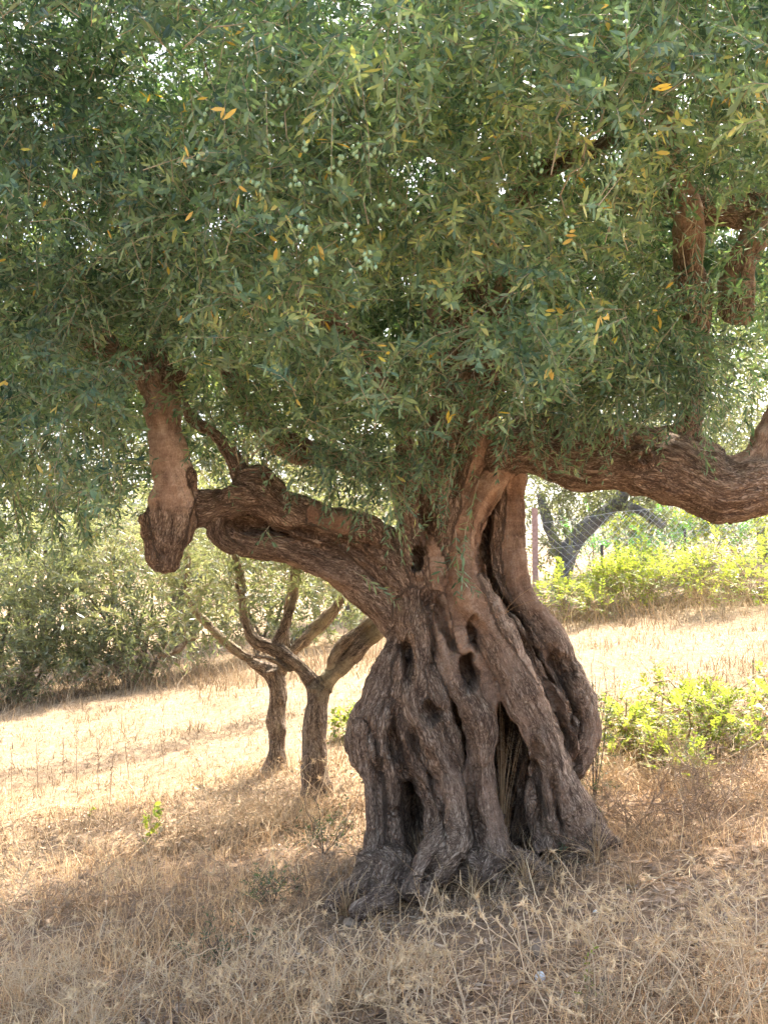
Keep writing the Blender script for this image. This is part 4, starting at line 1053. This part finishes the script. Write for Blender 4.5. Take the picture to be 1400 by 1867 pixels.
for (lab, x, y, h_, n_, lf_) in [('bright green leafy sapling standing alone in the dry grass at left', 272, 1540, .26, 12, .05),
                       ('slim yellow-green spiky shoot at the bottom of the foreground', 1067, 1860, .22, 9, .02),
                       ('small green seedling by the shadow edge at left', 165, 1490, .08, 4, .03)]:
    g_ = GP(x, y)
    root = empty('sapling', g_); tag(root, lab, 'plant')
    fo = Foliage()
    t = np.linspace(0, 1, 6)[:, None]
    fo.tube(g_ + np.array((.02, 0, h_)) * t, .004, .0015)
    b = g_ + np.array((.02, 0, h_)) * np.linspace(.25, 1, n_)[:, None]
    fo.add(*sprigs(b, rdir(n_, .4), np.full(n_, h_ * .22), npairs=3, leaf=lf_, ratio=.24, hi=True, stem_r=.001))
    fo.leaves('foliage', M['shrub_leaf'], root)['kind'] = 'stuff'; fo.stems('stem', M['twig'], root)

# ------------------------------------------------------------------ wire fence
fa, fb = P(940, 1120, 16.4), P(1480, 1080, 16.0)
fa[2] = gz(fa[0], fa[1]); fb[2] = gz(fb[0], fb[1])
fence = empty('wire_fence', fa)
tag(fence, 'chain-link wire fence along the far right side of the field', 'fence')
wv = []; wq = []; wo = 0
Hf = 1.35; Lf = np.linalg.norm((fb - fa)[:2])
def fpt(s, h):
    u = s / Lf; p = fa + (fb - fa) * u
    p = p.copy(); p[2] = gz(p[0], p[1]) + h; return p
def wire(p, q, r):
    global wo
    v, qd_ = tube(np.array([p, (p + q) / 2, q]), r, r, 3); wv.append(v); wq.append(qd_ + wo); wo += len(v)
for s in np.arange(-Hf, Lf, .11):
    for sg in (1, -1):
        s0, s1 = (s, s + Hf) if sg > 0 else (s + Hf, s)
        h0, h1 = 0, Hf
        if min(s0, s1) < 0 or max(s0, s1) > Lf: continue
        wire(fpt(s0, h0), fpt(s1, h1), .0034)
for h in (.03, .5, .95, 1.35): 
    for s in np.arange(0, Lf - .5, .5): wire(fpt(s, h), fpt(min(s + .5, Lf), h), .004)
o = mesh_np('wire_mesh', np.vstack(wv), None, M['wire'], quads=np.vstack(wq)); under(o, fence)
def box(p, sx, sy, h):
    x, y, z = p
    v = np.array([(x+a*sx, y+b*sy, z+c) for c in (-.2, h) for a, b in ((-1,-1),(1,-1),(1,1),(-1,1))])
    q = np.array([(0,3,2,1),(4,5,6,7),(0,1,5,4),(1,2,6,5),(2,3,7,6),(3,0,4,7)]); return v, q
def post_at(px, name, mat, sx, h, label=None, angle=False):
    b = P(px, 1090, 16.25); b[2] = gz(b[0], b[1])
    v, q = box(b, sx, sx * (.25 if angle else 1), h)
    if angle:
        v2, q2 = box(b + np.array((-sx, sx * .8, 0)), sx * .25, sx, h - .003); q = np.vstack([q, q2 + 8]); v = np.vstack([v, v2])
    o = mesh_np(name, v, None, mat, quads=q, smooth=False); under(o, fence)
    if label: o['label'] = label
post_at(977, 'post', M['post'], .035, 1.6, 'rusty pink angle-iron post', True)
post_at(1250, 'post', M['rod'], .016, 1.0, 'thin dark iron rod')
post_at(1098, 'post', M['rod'], .02, .9)
post_at(1336, 'post', M['rod'], .03, .45, 'short broken dark post')
post_at(1440, 'post', M['post'], .035, 1.5, None, True)

# ------------------------------------------------------------------ dry grass, litter, thistles, stones
def straw_patch(name, n, xr, yr, hmin, hmax, wid, bare_mask=True, lie=0.5, seg=4, tone=(.5, .2), dens=None, label=None, cat=None, mat='straw'):
    """blades as bent strips, thickened by a fold"""
    u = rng.random(n)
    y = yr[0] * (yr[1] / yr[0]) ** u
    x = rng.uniform(-1, 1, n) * (0.40 * y + .6) if xr is None else rng.uniform(xr[0], xr[1], n)
    keep = np.ones(n, bool)
    p0 = np.stack([x, y, np.zeros(n)], 1)
    if bare_mask:
        bare_ = np.exp(-(((x - 1.1) / 1.5) ** 2 + ((y - 5.3) / .75) ** 2)) + .7 * np.exp(-(((x + .3) / 1.0) ** 2 + ((y - 4.9) / .4) ** 2))
        cl = vnoise(p0 * 2.2 + 40) * .5 + .5
        keep = rng.random(n) < np.clip((.06 + 1.9 * cl ** 2) * (1 - .85 * bare_), .03, 1)
    if dens is not None: keep &= dens(x, y)
    x, y = x[keep], y[keep]; n = len(x)
    z = ground_z(x, y)
    h = rng.uniform(hmin, hmax, n) * (0.6 + .6 * rng.random(n))
    az = rng.uniform(0, 2 * np.pi, n)
    ln = np.abs(rng.normal(0, lie, n)) + .1
    d = np.stack([np.cos(az), np.sin(az), np.zeros(n)], 1)
    t = np.linspace(0, 1, seg)
    bend = rng.uniform(.3, 1.3, n) * ln
    hor = (ln[:, None] * t[None] * .5 + bend[:, None] * t[None] ** 2 * .6) * h[:, None]
    ver = h[:, None] * (t[None] - .35 * np.minimum(bend, 1.6)[:, None] * t[None] ** 2)
    c = np.stack([x, y, z], 1)[:, None] + d[:, None] * hor[..., None] + np.array((0, 0, 1.0)) * ver[..., None]
    c = c + (.05 * h[:, None, None]) * rng.normal(size=c.shape) * (t[None, :, None] > 0)
    s = np.stack([-np.sin(az + .6), np.cos(az + .6), np.zeros(n)], 1)
    w_ = wid * (.6 + .8 * rng.random(n))
    prof = (1.05 - .85 * t)
    l_ = c - s[:, None] * (w_[:, None] * prof[None])[..., None]; r_ = c + s[:, None] * (w_[:, None] * prof[None])[..., None]
    v = np.stack([l_, r_], 2).reshape(-1, 3)
    ids = np.arange(n * seg * 2).reshape(n, seg, 2)
    q = np.stack([ids[:, :-1, 0], ids[:, :-1, 1], ids[:, 1:, 1], ids[:, 1:, 0]], -1).reshape(-1, 4)
    rn = np.clip(tone[0] + tone[1] * rng.normal(size=n) + .28 * vnoise(np.stack([x, y * 1.6, z], 1) * 1.3), 0, 1)
    o = mesh_np(name, v, None, M[mat], quads=q, attrs={'rnd': np.repeat(rn, seg * 2)})
    tag(o, label, cat, kind='stuff')
    return o
straw_patch('dry_grass', 50000, None, (3.2, 9.5), .05, .20, .0021, lie=1.2, label='tangled dry straw covering the shaded foreground', cat='dry grass')
straw_patch('field_stubble', 38000, None, (7.0, 17), .025, .10, .0034, bare_mask=False, lie=1.3, seg=3, tone=(.5, .22), label='pale sunlit stubble of the field behind the trees', cat='dry grass', mat='stubble')
straw_patch('field_edge_grass', 15000, None, (12.0, 16.5), .12, .5, .0045, bare_mask=False, lie=.6, tone=(.45, .25), label='tall dry grass fringing the field below the bushes', cat='dry grass', mat='stubble',
            dens=lambda x, y: (rng.random(len(x)) < np.exp(-((y - (14.6 + .05 * x + .5 * np.sin(x * 1.3))) / .7) ** 2)))
straw_patch('field_tufts', 26000, None, (7.5, 15.5), .06, .20, .0030, bare_mask=False, lie=.8, seg=3, tone=(.35, .22), label='brownish tufts of dry grass scattered over the sunny field', cat='dry grass', mat='stubble',
            dens=lambda x, y: vnoise(np.stack([x * 2.1, y * 2.6, 0 * x + 3.3], 1)) + .5 * vnoise(np.stack([x * .6, y * 1.0, 0 * x + 8.3], 1)) > .42)
straw_patch('dry_stems', 3000, None, (3.2, 9.0), .18, .42, .0030, lie=1.3, seg=6, tone=(.7, .2), label='long bent dry stems lying over the foreground grass', cat='dry grass')
# leaf litter: flat flakes lying on the ground
n = 42000
y = 3.2 * (9.0 / 3.2) ** rng.random(n); x = rng.uniform(-1, 1, n) * (.4 * y + .5)
p = np.stack([x, y, ground_z(x, y) + .008 + .012 * rng.random(n)], 1)
az = rng.uniform(0, 6.283, n)
d = norm(np.stack([np.cos(az), np.sin(az), .15 * rng.normal(size=n)], 1)); nn = norm(np.stack([.35 * rng.normal(size=n), .35 * rng.normal(size=n), np.ones(n)], 1))
L = rng.uniform(.025, .085, n)
v, t, li = leaves_geo(p, d, nn, L, L * rng.uniform(.03, .14, n), False)
o = mesh_np('leaf_litter', v, t, M['litter'], attrs={'rnd': np.clip(rng.normal(.5, .25, n), 0, 1)[li]})
tag(o, 'fallen dry olive leaves and straw scraps on bare soil', 'leaf litter', kind='stuff')

def spine_head(ns=11, r=.028):
    V = []; T = []; off = 0
    for k in range(ns):
        d = rdir(1, .35)[0]; a = norm(np.cross(d, (.3, .5, .8))); b = np.cross(d, a); L = r * rng.uniform(.6, 1.25)
        w_ = .0022
        V += [a * w_, (-.5 * a + .87 * b) * w_, (-.5 * a - .87 * b) * w_, d * L]
        T += [(off, off+1, off+3), (off+1, off+2, off+3), (off+2, off, off+3)]; off += 4
    for k in range(6):   # the small boss in the middle
        pass
    th = np.linspace(0, np.pi, 5); nv = len(V)
    for t_ in th:
        for a_ in np.linspace(0, 2*np.pi, 6, endpoint=False):
            V.append(np.array((.006*math.sin(t_)*math.cos(a_), .006*math.sin(t_)*math.sin(a_), .007*math.cos(t_))))
    for i in range(4):
        for j in range(6):
            a_, b_, c_, e_ = nv+i*6+j, nv+i*6+(j+1)%6, nv+(i+1)*6+(j+1)%6, nv+(i+1)*6+j
            T += [(a_, c_, b_), (a_, e_, c_)]
    o = mesh_np('seed_head', np.array(V), np.array(T), M['thistle_head'], smooth=False)
    me = o.data; bpy.data.objects.remove(o); return me
heads = [spine_head() for _ in range(4)]
def thistle_template(h, nb):
    fo = Foliage(); tips = []
    lean = rng.normal(0, .35, 2)
    t = np.linspace(0, 1, 8)[:, None]
    top = np.array((lean[0] * h, lean[1] * h, h))
    main = top * t + np.array((lean[1], -lean[0], 0)) * h * .5 * (t * (1 - t)) + .012 * rng.normal(size=(8, 3)) * t
    fo.tube(main, .0036, .0018, 4); tips.append(main[-1])
    for k in range(nb):
        i = rng.integers(2, 7); a = main[i]
        az = rng.uniform(0, 6.28); L = h * rng.uniform(.25, .55)
        e_ = a + L * np.array((math.cos(az) * .85, math.sin(az) * .85, rng.uniform(.1, .7)))
        br = a + (e_ - a) * t + np.array((0, 0, .25 * L)) * (t * (1 - t)) + .008 * rng.normal(size=(8, 3)) * t
        fo.tube(br, .0024, .0014, 3); tips.append(br[-1])
        if rng.random() < .7:
            a2 = br[4]; az += rng.choice([-1, 1]) * .9
            e2 = a2 + L * .5 * np.array((math.cos(az), math.sin(az), rng.uniform(.1, .8)))
            b2 = a2 + (e2 - a2) * t + .005 * rng.normal(size=(8, 3)) * t
            fo.tube(b2, .0018, .0012, 3); tips.append(b2[-1])
    o = mesh_np('thistle', np.vstack(fo.sv), None, M['thistle'], quads=np.vstack(fo.sq))
    me = o.data; bpy.data.objects.remove(o)
    return me, tips
temps = [thistle_template(rng.uniform(.3, .5), rng.integers(3, 6)) for _ in range(9)]
def thistle(px, py, ti, label, group, s=1.0):
    me, tips = temps[ti]
    g_ = GP(px, py)
    o = bpy.data.objects.new('thistle', me); C.objects.link(o)
    o.location = [float(a) for a in g_]; o.rotation_euler = (0, 0, rng.uniform(0, 6.28)); o.scale = (s,) * 3
    tag(o, label, 'thistle', group)
    for k, tp in enumerate(tips):
        h = bpy.data.objects.new('seed_head', heads[k % 4]); C.objects.link(h); h.parent = o
        h.location = [float(a) for a in tp]; h.rotation_euler = (rng.uniform(-.4, .4), rng.uniform(-.4, .4), rng.uniform(0, 6.28))
        h.scale = (rng.uniform(1.0, 1.55),) * 3
    return o
for (x, y, s, lab) in [(770,1830,.9,'tall dry thistle standing in front of the left roots'),(1150,1800,1.1,'branching dry thistle at the right of the bare soil'),(50,1860,1.0,'dry thistle in the bottom left corner'),(1370,1900,1.1,'dry thistle in the bottom right corner'),(970,1860,.9,'dry thistle beside the white stone')]:
    thistle(x, y, rng.integers(9), lab, None, s)
for k in range(24): thistle(rng.uniform(560, 920), rng.uniform(1800, 1980), rng.integers(9), 'dry thistle with spiky star heads among those below the roots', 'thistles below the roots', rng.uniform(.5, .85))
for k in range(30): thistle(rng.uniform(1020, 1450), rng.uniform(1740, 1960), rng.integers(9), 'dry thistle with spiky star heads in the right foreground thicket', 'thistles in the right foreground', rng.uniform(.6, 1.0))
for k in range(24): thistle(rng.uniform(-60, 520), rng.uniform(1760, 1970), rng.integers(9), 'dry thistle with spiky star heads in the left foreground', 'thistles in the left foreground', rng.uniform(.5, .9))
for k in range(16): thistle(rng.uniform(280, 620), rng.uniform(1440, 1640), rng.integers(9), 'sunlit dry thistle in front of the young olive trees', 'thistles in front of the young trees', rng.uniform(.6, 1.1))
for k in range(12): thistle(rng.uniform(-30, 280), rng.uniform(1480, 1720), rng.integers(9), 'dry thistle in the dappled grass at left', 'thistles in the dappled grass at left', rng.uniform(.6, .95))

# dry twiggy bushes
def brush(label, px, py, h, w_, n, group=None, mat='brush', name='dry_brush', ground=True, d=None):
    g_ = GP(px, py) if d is None else np.array((*P(px, py, d)[:2], 0.0))
    if d is not None: g_[2] = gz(g_[0], g_[1])
    V = []; Q = []; o_ = 0; mains = []
    t = np.linspace(0, 1, 6)[:, None]
    for k in range(n):
        if k < max(6, n // 7): a = g_ + .02 * rng.normal(size=3); a[2] = g_[2] - .01; dr = norm(np.array((rng.normal(0, w_), rng.normal(0, w_ * .8), h * .8))); L = rng.uniform(.8, 1.2) * math.hypot(h, w_) * .8
        else: a = mains[rng.integers(len(mains))][rng.integers(1, 6)]; dr = rdir(1, .45)[0]; L = h * rng.uniform(.3, .7)
        c = a + dr * L * t + np.array((0, 0, -.25 * L)) * t ** 2 + .03 * L * rng.normal(size=(6, 3)) * (t > 0)
        if k < max(6, n // 7): mains.append(c)
        v, q = tube(c, .0026, .001, 3); V.append(v); Q.append(q + o_); o_ += len(v)
        for j in range(2):
            b = c[rng.integers(2, 5)]; e_ = rdir(1, .3)[0] * L * .4
            v, q = tube(b + e_ * t + .02 * L * rng.normal(size=(6, 3)) * (t > 0), .0016, .0008, 3); V.append(v); Q.append(q + o_); o_ += len(v)
    o = mesh_np(name, np.vstack(V) - g_, None, M[mat], quads=np.vstack(Q))
    o.location = [float(a) for a in g_]
    tag(o, label, 'dry bush', group)
    return o
brush('dry brown twiggy bush right of the foot of the old trunk', 1180, 1520, .55, .45, 130)
brush('dry brown twiggy bush farther right in the sun', 1290, 1510, .45, .5, 100)
brush('dry twiggy bush at the right edge behind the low shrubs', 1370, 1440, .45, .4, 90)
brush('pale sunlit dry bush before the low shrubs, nearest the trunk', 1130, 1440, .4, .4, 110, mat='thistle')
brush('pale sunlit dry bush before the middle of the low shrubs', 1230, 1450, .42, .45, 130, mat='thistle')
brush('pale sunlit dry bush at the right edge before the low shrubs', 1340, 1470, .42, .45, 130, mat='thistle')
brush('dry stalks between the low shrubs', 1300, 1390, .5, .4, 70, mat='thistle')
brush('dry stalks along the foot of the fence shrubs', 1120, 1110, .6, .8, 120, mat='thistle', d=14.9)
brush('dry stalks at the fence under the right limb', 1240, 1090, .6, .8, 120, mat='thistle', d=14.9)
brush('brown dead brush among the fence shrubs', 1320, 1050, 1.1, .8, 130, d=15.4)
brush('pale dry bush in front of the nearest young trunk', 520, 1500, .42, .5, 150, mat='thistle')
brush('pale dry bush left of the young trunks', 400, 1510, .36, .5, 120, mat='thistle')
brush('dry tangle against the left foot of the old trunk', 610, 1620, .22, .35, 100)
brush('dry tangle in front of the middle roots', 880, 1660, .14, .4, 80)
brush('dry tangle in front of the right foot of the old trunk', 1020, 1610, .18, .4, 90)
brush('reddish dry tangle in the left foreground grass', 330, 1700, .25, .5, 130)
brush('dry tangle in the far left foreground', 120, 1660, .25, .5, 120)
brush('dry tangle in the bottom right corner', 1300, 1850, .3, .6, 170, mat='thistle')
brush('dry tangle at the bottom left of the picture', 200, 1860, .28, .6, 150, mat='thistle')
brush('dry tangle at the bottom below the roots', 720, 1860, .28, .5, 130, mat='thistle')
brush('pale dry tangle at the bottom right, left of the corner', 1130, 1880, .28, .5, 130, mat='thistle')
brush('pale dry tangle in the bottom left corner', 40, 1850, .28, .5, 130, mat='thistle')
brush('pale dry tangle at the bottom between the thistles', 470, 1880, .25, .5, 120, mat='thistle')
brush('pale dry tangle on the slope at the right edge', 1370, 1740, .22, .45, 110, mat='thistle')
brush('grey dry canes under the bush at the left field edge', 120, 1260, .9, .9, 160, d=14.4)
brush('grey dry canes under the bush left of the young trees', 300, 1245, .9, .9, 160, d=14.8)
brush('grey dry canes behind the two young trunks', 470, 1215, .9, .9, 140, d=15.6)
# thin upright dead stalks on the sunny field
for k, (x, y) in enumerate([(22,1450),(70,1440),(115,1425),(140,1420),(180,1440),(200,1470),(235,1420),(300,1400)]):
    g_ = GP(x, y); hh = rng.uniform(.3, .5); t = np.linspace(0, 1, 8)[:, None]
    v, q = tube(np.array((rng.normal(0, .03), 0, hh)) * t + .006 * rng.normal(size=(8, 3)) * t, .004, .002, 4)
    V = [v]; Q = [q]; o_ = len(v)
    for j in range(9):
        a = np.array((0, 0, hh * (.35 + .07 * j))); e_ = rdir(1, .8)[0] * .05
        v, q = tube(a + e_ * np.linspace(0, 1, 3)[:, None], .005, .002, 3); V.append(v); Q.append(q + o_); o_ += len(v)
    o = mesh_np('dead_stalk', np.vstack(V), None, M['brush'], quads=np.vstack(Q)); o.location = [float(a) for a in g_]
    tag(o, 'upright dead seed stalk on the sunny field at far left', 'dead stalk', 'dead stalks on the field')

def stone(label, px, py, sz, mat, name='stone', sink=.3):
    import bmesh
    g_ = GP(px, py)
    bm = bmesh.new(); bmesh.ops.create_icosphere(bm, subdivisions=3, radius=1)
    co = np.array([v.co for v in bm.verts])
    pl = norm(np.random.default_rng(int(px)).normal(size=(9, 3)))
    for q in pl:                     # chop flat facets
        dd = co @ q; cut = .72; co = co - np.maximum(dd - cut, 0)[:, None] * q
    co = co * (1 + .05 * vnoise(co * 3 + px)[:, None]) * np.array(sz)
    for v, c in zip(bm.verts, co): v.co = c
    me = bpy.data.meshes.new(name); bm.to_mesh(me); bm.free(); me.materials.append(mat)
    o = bpy.data.objects.new(name, me); C.objects.link(o)
    o.location = (g_[0], g_[1], g_[2] + sz[2] * (1 - sink)); o.rotation_euler = (0, 0, px)
    tag(o, label, 'stone')
stone('brown wedge-shaped stone on the bare soil', 985, 1752, (.045, .035, .05), M['stone'])
stone('small white stone below the brown wedge-shaped one', 986, 1792, (.024, .022, .022), M['white_stone'])
stone('grey-brown stone half sunk at the right of the bare soil', 1115, 1800, (.045, .04, .028), M['stone'])
stone('flat pale stone in the left foreground', 385, 1752, (.03, .025, .015), M['stone'])
stone('tiny white stone on the soil right of the brown stone', 1085, 1665, (.014, .012, .01), M['white_stone'])
stone('grey stone at the bottom left of the foreground', 335, 1850, (.05, .04, .022), M['stone'])
stone('brown stone in the shade at the right edge', 1340, 1690, (.07, .05, .035), M['stone'])
stone('brown clod below the left roots', 640, 1690, (.06, .05, .03), M['stone'], sink=.6)

def grass_tuft(label, px, py, h, n, spread, tone, d=None):
    g_ = GP(px, py) if d is None else P(px, py, d)
    t = np.linspace(0, 1, 5); V = []; Q = []; r_ = []; o_ = 0
    for k in range(n):
        az = rng.uniform(0, 6.28); sp = abs(rng.normal(0, spread)); L = h * rng.uniform(.5, 1.15)
        c = g_ + .012 * rng.normal(size=3) * np.array((1, 1, 0)) + np.stack([math.cos(az) * L * sp * t ** 1.5, math.sin(az) * L * sp * t ** 1.5, L * (t - .35 * min(sp, 1.2) * t ** 2)], 1)
        v, q = tube(c, .0022, .0007, 3); V.append(v); Q.append(q + o_); o_ += len(v); r_.append(np.full(len(v), np.clip(tone + .2 * rng.normal(), 0, 1)))
    o = mesh_np('grass_tuft', np.vstack(V) - g_, None, M['straw'], quads=np.vstack(Q), attrs={'rnd': np.concatenate(r_)})
    o.location = [float(a) for a in g_]
    tag(o, label, 'grass tuft')
grass_tuft('tall dry grass standing in the long hollow of the old trunk', 918, 1520, .75, 26, .18, .35, 6.02)
grass_tuft('radiating coarse grass tuft in front of the middle root', 862, 1640, .17, 50, .9, .45)
grass_tuft('dry grass tuft in the gap at the foot of the left column', 768, 1590, .24, 40, .5, .4)
grass_tuft('dry grass tuft by the root running right', 960, 1620, .22, 46, .8, .5)
grass_tuft('dry grass tuft against the right foot of the old trunk', 1085, 1575, .24, 46, .8, .5)
grass_tuft('dry grass tuft beside the left root of the old trunk', 630, 1670, .18, 40, .8, .4)
grass_tuft('pale grass tuft on the bare soil right of the roots', 1150, 1620, .16, 40, 1.0, .6)
grass_tuft('long dry straw leaning up the right side of the trunk', 905, 1150, .45, 6, .35, .4, 5.98)
